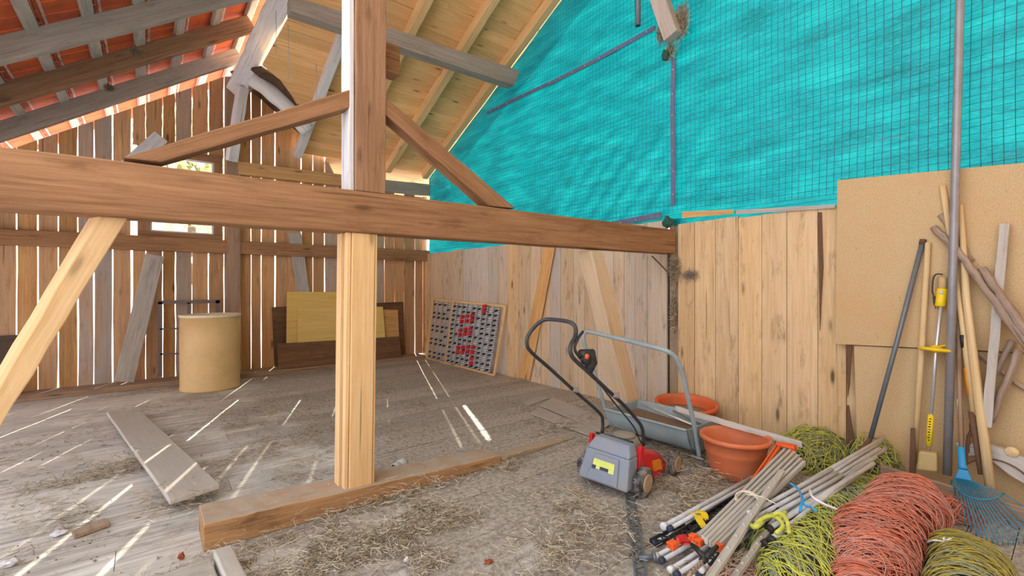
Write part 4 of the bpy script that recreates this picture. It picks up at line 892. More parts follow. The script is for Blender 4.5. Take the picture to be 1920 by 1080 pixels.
# stakes and branches on the right
b = MB(); P = [(1884, 420, 4.04), (1868, 600, 4.0), (1850, 800, 3.93)]; pts = ptool(P)
for p, q in zip(pts, pts[1:]): b.plank(p, q, .042, .036, (1, 0, 0), (1.05, .8, 0), 0, 6, .002)
tag(b.build('wooden_stake', 'grey'), 'squared grey weathered stake leaning at right of the pale pole', 'stake')
def branch(name, label, P, r, mat='stick', cat='branch'):
    pts = smoothpath(ptool(P), 5); rr = [r*U(.86, 1.12) for _ in pts]; pts = [p+V(0, U(-.004, .004), U(-.004, .004)) for p in pts]
    return tag(MB().tube(pts, rr, 10, tint=(1, .4, 0)).build(name, mat), label, cat)
branch('rough_branch', 'longest rough grey branch slanting down to the right edge from behind the tall pipe', [(1749, 425, 4.05), (1800, 478, 4.0), (1850, 545, 3.97), (1935, 662, 3.9)], .021)
branch('rough_branch', 'short brown branch end poking out left of the tall pipe above the longest branch', [(1763, 402, 4.07), (1790, 440, 4.07), (1822, 490, 4.07)], .019)
branch('rough_branch', 'brown branch with a bright bare patch at the right edge', [(1840, 503, 4.0), (1880, 560, 3.96), (1935, 638, 3.9)], .022)
branch('rough_branch', 'thin reddish branch between the two big ones at the right edge', [(1865, 556, 4.03), (1900, 600, 4.0), (1935, 650, 3.97)], .015)
branch('rough_branch', 'brown stick crossing down-right behind the grey stake', [(1835, 662, 4.07), (1870, 690, 4.065), (1935, 738, 4.06)], .014)
branch('rough_branch', 'brown pole slanting up-right behind the crossing stick', [(1858, 790, 3.98), (1885, 720, 4.0), (1912, 655, 4.03)], .018)
branch('rough_branch', 'second brown pole slanting up-right, leaning left of its twin', [(1845, 740, 4.03), (1870, 690, 4.03), (1899, 640, 4.05)], .016)
branch('bent_twig', 'dark bent twig behind the blue rake handle', [(1822, 795, 3.98), (1817, 820, 3.96), (1812, 850, 3.95), (1808, 882, 3.93)], .010, 'rust', 'twig')
# curved grey wooden yoke
cc = px(1838, 938, 4.0); vs, gc, fs = [], [], []; K = 26
for i in range(K+1):
    th = math.radians(108-142*i/K); r0, r1_ = .255+.02*math.sin(i*.5), .40-.05*(1-i/K)
    for r_, x_ in ((r0, -.03), (r1_, -.03), (r1_, .03), (r0, .03)):
        vs.append(cc+V(x_, -math.cos(th)*r_, math.sin(th)*r_)); gc.append((i*.03, r_+3, x_+5))
for i in range(K):
    for j in range(4): j2 = (j+1) % 4; fs.append((i*4+j, i*4+j2, i*4+4+j2, i*4+4+j))
fs += [(3, 2, 1, 0), tuple(K*4+j for j in range(4))]
t = thing('wooden_wheel_rim', 'curved grey piece of a wooden rim with a round peg, by the right edge', 'wheel rim', (cc.x, cc.y-.3, 0))
zm = min(v.z for v in vs)
MB().add([v for v in vs], fs, gc, (1.15, .95, 0)).build('rim', 'grey', t, .006)
MB().lathe([(0, 0), (.026, 0), (.03, -.006), (.03, -.02), (0, -.02)], px(1897, 848, 3.955), 20, (-1, 0, 0), tint=(1, 0, 0)).build('peg', 'handle', t, label='pale round peg')
hc = px(1868, 925, 3.96); MBh = MB().tube([hc+V(0, math.cos(a)*.17, math.sin(a)*.2) for a in [2*math.pi*i/40 for i in range(40)]], .004, 6, closed=True)
tag(MBh.build('wire_hoop', 'rust'), 'thin rusty wire hoop standing behind the rake', 'hoop')
# long bar in front of the tools
t0, t1 = px(1652, 872, 3.84), px(1935, 944, 3.70); t0.z = t1.z = .075
b = MB().plank(t0, t1, .03, .075, (0, 0, 1), (1, .5, .4), 0, 14, .002); b2 = b
tag(b.build('wooden_bar', 'stick', bevel=.004), 'brown-grey wooden bar lying along the foot of the garden tools', 'bar')
for k in (.1, .93):
    p = t0.lerp(t1, k); tag(MB().box(V(p.x-.03, p.y-.03, 0), V(p.x+.03, p.y+.03, .037), (.6, .5, 0)).build('wood_block', 'grey'), 'small block under the %s end of the brown-grey bar' % ('left' if k < .5 else 'right'), 'block')
# hay at the top stub and the wall post
# ================================================================== STRANDS (cords and straw)
def strands(groups, n=4):
    """groups: list of (paths array [S,K,3], radius, material index) -> verts, faces, mats"""
    VV, FF, MM = [], [], []; base = 0
    for P, r, mi in groups:
        P = np.asarray(P, dtype=float); Sn, K, _ = P.shape
        T = np.gradient(P, axis=1); T /= np.linalg.norm(T, axis=2, keepdims=True)+1e-9
        up = np.zeros_like(T); up[..., 2] = 1; A = np.cross(T, up+.01); A /= np.linalg.norm(A, axis=2, keepdims=True)+1e-9; Bn = np.cross(T, A)
        rad = np.full((Sn, 1, 1), r) if np.isscalar(r) else np.asarray(r).reshape(Sn, 1, 1)
        rings = [P+rad*(A*math.cos(2*math.pi*j/n)+Bn*math.sin(2*math.pi*j/n)) for j in range(n)]
        X = np.stack(rings, axis=2).reshape(-1, 3); VV.append(X)
        s_ = np.arange(Sn)[:, None, None]*K*n; k = np.arange(K-1)[None, :, None]*n; j = np.arange(n)[None, None, :]; j2 = (j+1) % n
        q = np.stack([s_+k+j, s_+k+j2, s_+k+n+j2, s_+k+n+j], axis=-1).reshape(-1, 4)+base
        FF.append(q); MM.append(np.full(len(q), mi)); base += len(X)
    return np.concatenate(VV), np.concatenate(FF), np.concatenate(MM)
def strand_obj(name, groups, mats, parent=None, n=4, extra=None):
    Vv, Fv, Mv = strands(groups, n); me = bpy.data.meshes.new(name)
    org = np.array(wpos(parent)) if parent is not None else np.array([Vv[:, 0].mean(), Vv[:, 1].mean(), Vv[:, 2].min()])
    me.vertices.add(len(Vv)); me.vertices.foreach_set('co', (Vv-org).astype(np.float32).ravel())
    me.loops.add(len(Fv)*4); me.loops.foreach_set('vertex_index', Fv.astype(np.int32).ravel())
    me.polygons.add(len(Fv)); me.polygons.foreach_set('loop_start', np.arange(len(Fv), dtype=np.int32)*4)
    me.polygons.foreach_set('material_index', Mv.astype(np.int32)); me.update(calc_edges=True)
    me.polygons.foreach_set('use_smooth', np.ones(len(Fv), dtype=bool))
    for k in mats: me.materials.append(M[k])
    o = bpy.data.objects.new(name, me); COL.objects.link(o)
    if parent is not None: o.parent = parent
    else: o.location = org
    return o
def netroll(name, label, axis, R, cords, core, corer=.86, tilt=.35, K=26, arc=(-.25, 1.25), flat_=.85, r=.0021, skew=0.0, lump=.12):
    """cords: list of (count, material). axis: list of Vectors (centres)"""
    ax = np.array([tuple(p) for p in smoothpath(axis, 8)]); n_ax = len(ax)
    t = thing(name, label, 'netting', (ax[:, 0].mean(), ax[:, 1].mean(), 0))
    P = smoothpath(axis, 8); b = MB(); rr = []
    for i in range(n_ax):
        k = i/(n_ax-1); rr.append(max(.02, R*corer*(math.sin(math.pi*min(max(k*.9+.05, 0), 1))**.35)*(1+U(-.05, .05))))
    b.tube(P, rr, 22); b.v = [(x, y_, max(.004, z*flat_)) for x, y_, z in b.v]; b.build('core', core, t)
    groups = []
    for gi, (cnt, mat) in enumerate(cords):
        k = rng.uniform(-.02, 1.02, cnt); th0 = rng.uniform(arc[0], arc[0]+.7, cnt)*math.pi; th1 = rng.uniform(arc[1]-.7, arc[1], cnt)*math.pi
        s = np.linspace(0, 1, K)[None, :]; th = th0[:, None]+(th1-th0)[:, None]*s
        tw = rng.normal(0, tilt, cnt)[:, None]*.14; wob = rng.normal(0, .03, cnt)[:, None]*np.sin(th*2+rng.uniform(0, 6, cnt)[:, None])+rng.normal(0, .012, cnt)[:, None]*np.sin(th*5+rng.uniform(0, 6, cnt)[:, None])
        kk = np.clip(k[:, None]+tw*(s-.5)*2+wob+skew*(np.cos(th)), 0, 1)
        fi = kk*(n_ax-1); i0 = np.clip(fi.astype(int), 0, n_ax-2); f = (fi-i0)[..., None]
        C = ax[i0]*(1-f)+ax[i0+1]*f; T = ax[i0+1]-ax[i0]; T /= np.linalg.norm(T, axis=2, keepdims=True)
        up = np.zeros_like(T); up[..., 2] = 1; Sd = np.cross(T, up); Sd /= np.linalg.norm(Sd, axis=2, keepdims=True); Up = np.cross(Sd, T)
        prof = np.sin(np.pi*np.clip(kk*.9+.05, 0, 1))**.35
        rad = R*prof*(rng.uniform(.86, 1.06, cnt)[:, None]+lump*.5*np.sin(kk*9+gi)+.06*np.sin(th*2+kk*11)+rng.uniform(.01, .06, cnt)[:, None]*np.sin(th*4+rng.uniform(0, 6, cnt)[:, None]))
        Pt = C+Sd*(rad*np.cos(th))[..., None]+Up*(rad*np.sin(th))[..., None]
        Pt[..., 2] = np.maximum(Pt[..., 2]*flat_, .006)
        groups.append((Pt, rng.uniform(.7, 1.3, cnt)*r, gi))
    strand_obj('cords', groups, [m for _, m in cords], t)
    return t
def tangle(name, label, c, size, cords, core=None, r=.0022, K=18, loop=.09, cat='netting', bias=0):
    """heap of curly cord inside an ellipsoid resting on the floor; c = (x, y), size = (sx, sy, sz)"""
    t = thing(name, label, cat, (c[0], c[1], 0)); groups = []
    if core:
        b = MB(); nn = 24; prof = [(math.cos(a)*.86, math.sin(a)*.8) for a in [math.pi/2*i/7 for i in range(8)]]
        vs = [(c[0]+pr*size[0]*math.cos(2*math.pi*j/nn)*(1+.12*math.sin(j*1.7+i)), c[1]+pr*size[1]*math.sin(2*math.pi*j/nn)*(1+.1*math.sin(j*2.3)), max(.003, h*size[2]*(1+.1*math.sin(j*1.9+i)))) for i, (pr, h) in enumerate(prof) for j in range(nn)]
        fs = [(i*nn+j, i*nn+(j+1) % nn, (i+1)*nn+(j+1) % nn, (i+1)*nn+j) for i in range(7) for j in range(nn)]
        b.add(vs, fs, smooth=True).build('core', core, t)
    for gi, (cnt, mat) in enumerate(cords):
        th = rng.uniform(0, 2*np.pi, cnt); ph = np.arcsin(rng.uniform(0, 1, cnt)); rr_ = rng.uniform(.75, 1.05, cnt)
        B = np.stack([c[0]+size[0]*np.cos(th)*np.cos(ph)*rr_, c[1]+size[1]*np.sin(th)*np.cos(ph)*rr_, size[2]*np.sin(ph)*rr_+.01], axis=1)
        Nn = np.stack([np.cos(th)*np.cos(ph)/size[0], np.sin(th)*np.cos(ph)/size[1], np.sin(ph)/size[2]], axis=1); Nn /= np.linalg.norm(Nn, axis=1, keepdims=True)
        rv = rng.normal(0, 1, (cnt, 3)); rv[:, 0] += bias*3; A = np.cross(Nn, rv); A /= np.linalg.norm(A, axis=1, keepdims=True); Bq = np.cross(Nn, A)
        L_ = rng.uniform(.5, 1.5, cnt)*loop; ar = rng.uniform(2, 5.5, cnt); s = np.linspace(-.5, .5, K)[None, :]
        a = ar[:, None]*s; e_ = rng.uniform(.3, 1, cnt)[:, None]
        Pt = B[:, None, :]+A[:, None, :]*(L_[:, None]*np.sin(a))[..., None]+Bq[:, None, :]*(L_[:, None]*e_*np.cos(a))[..., None]+Nn[:, None, :]*(rng.uniform(-.01, .02, cnt)[:, None]*np.cos(a*2.3))[..., None]
        Pt[..., 2] = np.maximum(Pt[..., 2], .005); groups.append((Pt, rng.uniform(.7, 1.3, cnt)*r, gi))
    strand_obj('cords', groups, [m for _, m in cords], t)
    return t
# orange roll, two lobes
netroll('orange_netting', 'long roll of salmon-orange electric fence netting in the right foreground', [pz(1608, 1075, .13), pz(1640, 1010, .15), pz(1690, 950, .16), pz(1722, 915, .16)], .175, [(330, 'red_net'), (150, 'pnk_net')], 'corered', skew=.05, tilt=.5)
netroll('orange_netting', 'small end coil of salmon-orange netting at the bottom edge, left of the long roll', [pz(1585, 1075, .08), pz(1625, 1130, .10), pz(1680, 1200, .11)], .125, [(170, 'red_net'), (70, 'pnk_net')], 'corered', skew=-.06, tilt=.9)
tangle('orange_netting_tail', 'loose pinkish loops of netting trailing right of the long orange roll', (pz(1775, 965).x, pz(1775, 965).y), (.10, .12, .07), [(60, 'red_net'), (30, 'pnk_net')], None, loop=.07)
# olive roll
t = netroll('olive_netting', 'olive-yellow roll of netting tied with a white string beside the orange roll', [pz(1800, 1022, .10), pz(1815, 1070, .11), pz(1830, 1130, .11), pz(1850, 1200, .1)], .145, [(210, 'olv_net'), (60, 'gry_net')], 'core', tilt=.2, flat_=.9)
kp = pz(1771, 1016, .20); b = MB(); b.tube(smoothpath([pz(1736, 1018, .16), pz(1752, 1013, .20), kp], 4), .004, 6)
for k in range(7): b.tube([kp, kp+V(U(-.03, .03), U(-.03, .03), U(-.005, .03))], [.005, .003], 6)
b.build('tie_string', 'whitep', t, label='white tie string with a knot')
# yellow-green netting
netroll('yellow_netting', 'yellow-green roll of electric netting lying left of the orange roll', [pz(1455, 1110, .10), pz(1520, 1030, .12), pz(1590, 950, .13), pz(1632, 905, .12)], .14, [(230, 'yel_net'), (130, 'gry_net')], 'core', skew=-.06, tilt=.5)
c = pz(1535, 868, .0); tangle('yellow_netting', 'tangled yellow-green heap of netting against the wall, above the other rolls', (c.x+.02, c.y+.05), (.34, .22, .20), [(420, 'yel_net'), (240, 'gry_net'), (60, 'black')], 'core', loop=.10)
c = pz(1640, 880, .0); tangle('yellow_netting', 'loose yellow-green loops at the upper end of the stake bundle', (c.x, c.y), (.17, .14, .21), [(120, 'yel_net'), (80, 'gry_net')], 'core', loop=.09)
c = pz(1490, 1050, .0); tangle('yellow_netting', 'sprawling yellow-green loops at the bottom edge in front of the roll', (c.x, c.y), (.24, .16, .11), [(190, 'yel_net'), (90, 'gry_net'), (20, 'red_net')], 'core', loop=.11)
c = pz(1452, 962, .0); tangle('twine_tangle', 'grey-green tangle of twine between the two bundles of stakes', (c.x, c.y), (.20, .13, .12), [(200, 'gry_net'), (60, 'haypale')], 'core', loop=.07, cat='twine')
c = pz(1395, 1090, .0); tangle('twine_tangle', 'brownish twine and straw tangle at the bottom edge under the stakes', (c.x, c.y), (.20, .12, .07), [(150, 'hay'), (60, 'pnk_net')], 'core', loop=.06, cat='twine')
# ------------------------------------------------------------------ stakes
def stake(label, a, b, za, zb, r=.012, mat='greypost', cap='whitep', grp='fence stakes in the heap', name='fence_stake', n=8, capr=1.45):
    p, q_ = pz(*a, za), pz(*b, zb); t = thing(name, label, 'stake', (p.x, p.y, min(za, zb)), grp); d = (q_-p).normalized()
    MB().tube([p, q_], r, n).build('shaft', mat, t)
    if cap: MB().tube([p-d*.02, p-d*.018, p+d*.004], [r*capr*.7, r*capr, r*capr], 14).build('end_cap', cap, t, label='%s end cap' % {'whitep': 'white', 'navy': 'dark blue', 'black': 'black', 'orangep': 'orange'}[cap])
    return t
G1 = 'fence stakes in the left bundle'; G2 = 'fence stakes in the yellow netting bundle'
stake('long thick grey fence stake along the left edge of the stake heap', (1247, 986), (1428, 886), .05, .07, .014, grp=None)
la = 'pale grey fence stake with a white end cap among the left bundle'; lb_ = 'pale grey fence stake with a dark blue end cap among the left bundle'
for i, (a, b, z, cp) in enumerate([((1262, 1003), (1440, 900), .05, 'whitep'), ((1285, 1016), (1455, 905), .05, 'whitep'), ((1232, 1042), (1400, 950), .03, 'whitep'), ((1260, 1066), (1430, 960), .04, 'whitep'), ((1333, 1052), (1470, 935), .05, 'whitep'),
        ((1258, 990), (1432, 893), .09, 'navy'), ((1229, 1016), (1390, 930), .02, 'navy'), ((1243, 1050), (1410, 955), .03, 'navy'), ((1271, 1076), (1430, 975), .05, 'navy'), ((1312, 1072), (1440, 975), .04, 'navy'), ((1300, 1078), (1440, 962), .02, 'whitep'), ((1318, 1066), (1450, 950), .07, 'whitep')]):
    stake(la if cp == 'whitep' else lb_, a, b, z, z+.05, .0105, cap=cp, grp=G1+(' with white caps' if cp == 'whitep' else ' with dark caps'))
b = MB()
t = thing('lath_bundle', 'bundle of pale grey flat laths tied with twine on the stake heap', 'laths', pz(1330, 1010, .1))
for i in range(6):
    p, q_ = pz(1312+i*6, 1006+i*4.5, .15-.01*abs(i-2)), pz(1478+i*6, 838+i*6, .24); MB().plank(p, q_, .016, .03, (0, 0, 1), (1.05+.06*(i%3), .9, 0), 0, 8, .001).build('lath', 'dusty', t, .002)
p = pz(1400, 938, .2); bb = MB()
for k in range(3):
    for a0 in range(1): bb.tube([p+V(.06*math.sin(x)*.3+.01*k, .06*math.cos(x), .035*math.sin(x)) for x in [2*math.pi*j/16 for j in range(17)]], .003, 5)
bb.tube(smoothpath([p+V(0, 0, .03), p+V(.02, -.06, .035), p+V(.03, -.13, .02)], 4), .003, 5); bb.build('twine', 'haypale', t, label='pale twine round the laths')
def lath(label, a, b, za, zb, w, h, mat='dusty', tint=(1.05, .8, 0)):
    p, q_ = pz(*a, za), pz(*b, zb); o = MB().plank(p, q_, w, h, (0, 0, 1), tint, 0, 12, .0015)
    d = (q_-p).normalized()
    for k in range(9): c_ = p.lerp(q_, .1+.095*k); o.box(c_+V(-.006, -.006, h/2-.002), c_+V(.006, .006, h/2+.008), tint)
    return tag(o.build('notched_lath', mat, bevel=.002), label, 'lath')
lath('long notched pale lath on top of the heap, reaching the bottom edge', (1330, 1085), (1466, 884), .17, .25, .03, .022)
lath('shorter greyer notched lath just right of the long one at the bottom edge', (1372, 1090), (1462, 965), .12, .18, .026, .02, 'grey')
lath('thin twisted brown-pink lath at the left of the notched laths', (1290, 1082), (1342, 1030), .10, .14, .012, .012, 'stick', (1, .3, .2))
# orange ladder strip
def ladder(name, label, a, b, za, zb, w, mat, rungs=16, cat='strip', zig=True, h=.012, side=None):
    p, q_ = pz(*a, za), pz(*b, zb); d = (q_-p).normalized(); s_ = side or d.cross(V(0, 0, 1)).normalized(); o = MB()
    for k in (-1, 1): o.plank(p+s_*k*w/2, q_+s_*k*w/2, .008, h, (0, 0, 1))
    for k in range(rungs):
        c0, c1 = p.lerp(q_, k/rungs), p.lerp(q_, (k+1)/rungs); sg = 1 if (k % 2 or not zig) else -1
        o.plank(c0-s_*w/2*sg, (c1 if zig else c0)+s_*w/2*sg, .005, .006, (0, 0, 1))
    return tag(o.build(name, mat), label, cat)
ladder('plastic_comb', 'long orange plastic ladder strip lying up over the stake heap', (1402, 920), (1462, 832), .16, .26, .022, 'orangep', 22, zig=False, h=.02)
o = ladder('plastic_comb', 'short orange plastic comb joining the top of the long orange strip', (1458, 832), (1492, 838), .26, .27, .035, 'orangep', 12, zig=False, h=.02)
ladder('plastic_comb', 'second orange strip hanging down at the right of the orange comb', (1470, 865), (1490, 838), .20, .26, .018, 'orangep', 8, zig=False, h=.02)
ladder('lattice_strip', 'black plastic lattice strip running beside the long grey stake', (1262, 1012), (1420, 912), .07, .11, .045, 'black', 26, h=.02)
ladder('lattice_strip', 'black plastic lattice strip with clips in the middle of the heap', (1300, 1010), (1424, 922), .03, .10, .045, 'black', 22, h=.02)
ladder('lattice_strip', 'black lattice strip to the right of the pale lath bundle', (1322, 1056), (1410, 960), .08, .16, .045, 'black', 18, h=.02)
ladder('lattice_strip', 'short black lattice strip poking out at the lower left of the heap', (1225, 1018), (1290, 985), .03, .06, .045, 'black', 10, h=.02)
ladder('lattice_strip', 'dark lattice strip lying alone on the floor from the mower to the bottom edge', (1180, 922), (1206, 1110), .015, .015, .05, 'bluemetal', 26, h=.016)
# small orange and dark fittings
def clip(label, u, v, z, mat, sz=(.022, .016, .03), cat='clip'):
    c = pz(u, v, z); o = MB(); o.prism([c+V(-sz[0], -sz[1], 0), c+V(sz[0]*.6, -sz[1], 0), c+V(sz[0], sz[1], 0), c+V(-sz[0]*.6, sz[1]*.8, 0)], [c+V(-sz[0]*.8, -sz[1]*.6, sz[2]), c+V(sz[0]*.8, -sz[1], sz[2]), c+V(sz[0]*.5, sz[1]*.8, sz[2]), c+V(-sz[0], sz[1], sz[2])])
    o.tube([c+V(-sz[0], 0, sz[2]*.6), c+V(-sz[0]*1.8, .003, sz[2]*.7)], .005, 6); return tag(o.build('plastic_clip', mat, bevel=.003), label, cat)
clip('largest orange plastic clip at the lower left end of the stake heap', 1262, 1027, .10, 'orangep', (.03, .02, .03)); clip('orange plastic clip above the largest one', 1300, 1013, .12, 'orangep')
clip('orange plastic clip at the foot of the pale lath bundle', 1312, 1022, .11, 'orangep'); clip('lone orange clip between the laths further right', 1349, 1032, .12, 'orangep')
crumple('red_plastic_bits', 'dark red plastic bits between the orange clips', pz(1280, 1020, .08), .035, 'redp', .6, 'plastic')
# yellow strap
P = [pz(1292, 968, .07), pz(1303, 960, .11), pz(1318, 961, .125), pz(1321, 972, .12), pz(1308, 968, .13), pz(1318, 985, .13), pz(1324, 996, .10)]
b = MB(); sp2 = smoothpath(P, 4)
for p, q_ in zip(sp2, sp2[1:]): b.plank(p, q_, .035, .004, (0, 0, 1))
tag(b.build('yellow_strap', 'yellow'), 'yellow plastic strap looped over the long grey stake', 'strap')
# dark y-shaped foot
c = pz(1323, 1046, .14); b = MB().tube([pz(1296, 1020, .15), c], [.008, .014], 8).tube([c, pz(1345, 1024, .16)], [.014, .009], 8).tube([c-V(0, 0, .0), pz(1316, 1052, .12)], [.016, .016], 8)
tag(b.build('y_shaped_foot', 'black'), 'dark grey Y-shaped plastic foot on the stake heap', 'fitting')
b = MB().tube([pz(1198, 1046, .02), pz(1226, 1044, .03)], .012, 10); b.tube([pz(1224, 1044, .03), pz(1229, 1044, .03)], .02, 12); tag(b.build('dark_peg', 'bluemetal'), 'dark peg lying at the lower left tip of the stake heap', 'peg')
# second bundle of stakes in the yellow netting
lc = 'grey fence stake with a black end cap bundled inside the yellow netting'
for i in range(9):
    a = (1428+U(-6, 22)+i*3, 1002-i*7+U(-5, 5)); b_ = (1622+i*5+U(-8, 8), 880-i*7+U(-6, 6))
    if i < 2: a = (1436+i*12, 1018-i*6)
    stake(lc, a, b_, .16+.02*math.sin(i), .26+.015*(i % 3), .0115, cap='black', grp=G2, capr=1.6)
for i in range(3): stake('grey fence stake with a white end cap at the left of the yellow netting bundle', (1408+i*10, 962+i*8), (1560+i*10, 880+i*6), .17, .25, .011, cap='whitep', grp='white capped stakes of the yellow netting bundle')
b = MB(); P0 = [pz(1481, 906, .27), pz(1495, 915, .27), pz(1503, 930, .28), pz(1506, 945, .28), pz(1522, 952, .27), pz(1532, 960, .26)]; b.tube(smoothpath(P0, 5), .006, 6); b.tube(smoothpath([pz(1500, 960, .26), pz(1504, 942, .285), pz(1512, 935, .28)], 4), .006, 6)
tag(b.build('blue_twine', 'bluep'), 'bright blue twine knotted round the stakes in the yellow netting', 'twine')
b = MB(); P0 = [pz(1408+k*8, 985-k*3+6*math.sin(k*1.2), .2+.02*math.sin(k)) for k in range(9)]; b.tube(smoothpath(P0, 4), .011, 7); P0 = [pz(1450, 965, .24), pz(1462, 962, .25), pz(1475, 975, .25), pz(1480, 1000, .23)]; b.tube(smoothpath(P0, 5), .009, 7)
b.tube(smoothpath([pz(1410, 990, .2), pz(1430, 972, .23), pz(1452, 968, .23), pz(1468, 985, .22), pz(1455, 1000, .2)], 4), .009, 7)
tag(b.build('yellow_band', 'yel_net'), 'thick bright yellow-green band wound round the lower stake ends', 'band')
b = MB(); P0 = [pz(1518, 918, .28), pz(1524, 932, .285), pz(1545, 945, .27), pz(1570, 955, .25)]; b.tube(smoothpath(P0, 5), .006, 6); tag(b.build('white_twine', 'whitep'), 'short white twine lying over the stakes in the yellow netting', 'twine')
# ================================================================== HAY, COBWEBS
def hayclump(name, label, c, size, n, mats=('hay', 'haydark'), L_=.06, r=.0014, droop=.3, cat='hay'):
    G = []
    for gi, m in enumerate(mats):
        k = n//len(mats); B = rng.normal(0, .42, (k, 3))*np.array(size)+np.array(c); D = rng.normal(0, 1, (k, 3)); D[:, 2] -= droop*2; D /= np.linalg.norm(D, axis=1, keepdims=True)
        Ln = rng.uniform(.4, 1.4, k)*L_; s = np.linspace(-.5, .5, 5)[None, :, None]; P = B[:, None]+D[:, None]*s*Ln[:, None, None]+rng.normal(0, .15, (k, 1, 3))*(s**2)*Ln[:, None, None]
        G.append((P, rng.uniform(.7, 1.4, k)*r, gi))
    o = strand_obj(name, G, list(mats), n=3); return tag(o, label, cat)
hayclump('hay_nest', 'big nest of hay stuck right of the hanging timber end on the teal sheet', tuple(px(1276, 42, 4.07)), (.03, .075, .16), 1300, L_=.07)
hayclump('hay_nest', 'thin hay tuft trailing left of the hanging timber end', tuple(px(1240, 62, 4.08)), (.03, .05, .11), 500, L_=.06)
hayclump('hay_nest', 'wisps of hay below the hanging timber end', tuple(px(1256, 95, 4.1)), (.02, .06, .10), 260, L_=.07)
crumple('green_rag', 'dark green rag wedged under the hanging timber end', px(1248, 105, 4.08)-V(0, 0, .05), .045, 'rag', 1.2, 'rag')
crumple('green_rag', 'dark green rag stuffed at the right end of the main beam under the teal sheet', px(1252, 428, 4.1), .06, 'rag', 1.0, 'rag')
hayclump('hay_tuft', 'dark dusty hay hanging below the right end of the main beam', tuple(px(1264, 505, 4.11)), (.03, .05, .14), 700, ('haydark', 'hay'), .06)
hayclump('hay_tuft', 'dark hay clinging to the gap between the right wall boards lower down', tuple(px(1262, 585, 4.13)), (.02, .025, .22), 500, ('haydark', 'hay'), .05)
hayclump('hay_tuft', 'wispy cobwebbed hay spreading right under the beam end', tuple(px(1293, 515, 4.12)), (.01, .1, .03), 160, ('haydark', 'web'), .10, .0009)
tag(MB().tube(smoothpath([px(1222, 480, 4.05), px(1240, 498, 4.08), px(1256, 515, 4.1)], 4), .007, 7).build('bent_hook', 'rust'), 'dark bent iron hook under the right end of the main beam', 'hook')
for (u, v, lb) in ((160, 145, 'dark hay tuft on the middle tiled-slope rafter, left'), (255, 98, 'dark hay tuft by a batten above the middle rafter'), (205, 165, 'dark hay nest on the lowest tiled-slope rafter'), (62, 50, 'dark hay tuft at the top left rafter'), (290, 3, 'dark hay tuft at the top of the tiled roof'), (92, 140, 'dark hay tuft left on the middle rafter')):
    c = pd(u, v, 4.6 if v < 120 else 5.2); hayclump('hay_tuft', lb, tuple(c), (.05, .04, .03), 220, ('haydark', 'haydark'), .06)
for i, (u, v0, v1, lb) in enumerate(((517, 20, 100, 'longer dusty cobweb thread hanging by the ridge beam'), (540, 48, 150, 'dusty cobweb thread hanging right of the ridge beam'), (593, 120, 185, 'dusty cobweb thread hanging behind the brace'))):
    a = pd(u, v0, 5.0); b_ = V(a.x, a.y, 1.3+(540-v1)/F*5.0); rod('cobweb_thread', lb, [a, a.lerp(b_, .5)+V(.006, 0, 0), b_], .0035, 'web', 'cobweb', 5)
# ================================================================== STRAW AND CHAFF ON THE FLOOR
def vnoise(x, y, sc, seed):
    r = np.random.default_rng(seed); G = r.uniform(0, 1, (64, 64)); x = x*sc+100; y = y*sc+100; xi, yi = np.floor(x).astype(int), np.floor(y).astype(int); fx, fy = x-xi, y-yi
    fx = fx*fx*(3-2*fx); fy = fy*fy*(3-2*fy); g = lambda a, b: G[a % 64, b % 64]
    return (g(xi, yi)*(1-fx)+g(xi+1, yi)*fx)*(1-fy)+(g(xi, yi+1)*(1-fx)+g(xi+1, yi+1)*fx)*fy
def straw(name, label, n, region, dens, mats, L_, r, zb=.004, zr=.02):
    x = rng.uniform(region[0], region[1], n); y = rng.uniform(region[2], region[3], n)
    k = rng.uniform(0, 1, n) < dens(x, y); x, y = x[k], y[k]; m = len(x)
    ang = rng.uniform(0, np.pi*2, m); Ln = rng.uniform(.3, 1.6, m)*L_; cur = rng.normal(0, .35, m); s = np.linspace(-.5, .5, 4)[None, :]
    z = zb+rng.exponential(zr*.35, m); tz_ = rng.normal(0, .22, m)
    X = x[:, None]+Ln[:, None]*(np.cos(ang)[:, None]*s-np.sin(ang)[:, None]*cur[:, None]*(s**2)); Y_ = y[:, None]+Ln[:, None]*(np.sin(ang)[:, None]*s+np.cos(ang)[:, None]*cur[:, None]*(s**2))
    Z = np.maximum(z[:, None]+Ln[:, None]*tz_[:, None]*s, .002); P = np.stack([X, Y_, Z], axis=2); mi = rng.integers(0, len(mats), m)
    G = [(P[mi == i], rng.uniform(.6, 1.4, (mi == i).sum())*r, i) for i in range(len(mats))]
    return tag(strand_obj(name, G, list(mats), n=3), label, 'straw', kind='stuff')
def densA(x, y):
    c = vnoise(x, y, 3.1, 3)*.6+vnoise(x, y, 9, 4)*.4
    base = np.clip((c-.5)*9, 0, 1)
    near = np.clip(1.2-np.abs(y-2.0)/1.3, .15, 1)*np.clip((x+.2)/.8, .25, 1)
    return np.clip(base*near+.05*near, 0, 1)
straw('loose_straw', 'short straw and chaff scattered over the floor in front of the sill', 110000, (-.6, 3.4, .5, 2.66), densA, ('hay', 'haydark', 'haypale'), .036, .0012, zr=.05)
def densB(x, y):
    c = vnoise(x, y, 2.2, 8)*.6+vnoise(x, y, 7, 9)*.4
    blob = np.exp(-((x-.15)**2/.35+(y-3.7)**2/.35))+.8*np.exp(-((x-.8)**2/.5+(y-4.3)**2/.8))+.35
    return np.clip((c-.5)*4, 0, 1)*np.clip(blob, 0, 1)
straw('loose_straw', 'straw and dust scattered over the floor between the sill and the slats', 52000, (-1.8, 4.1, 2.97, 7.5), densB, ('hay', 'haydark', 'hay'), .04, .0014, zr=.025)
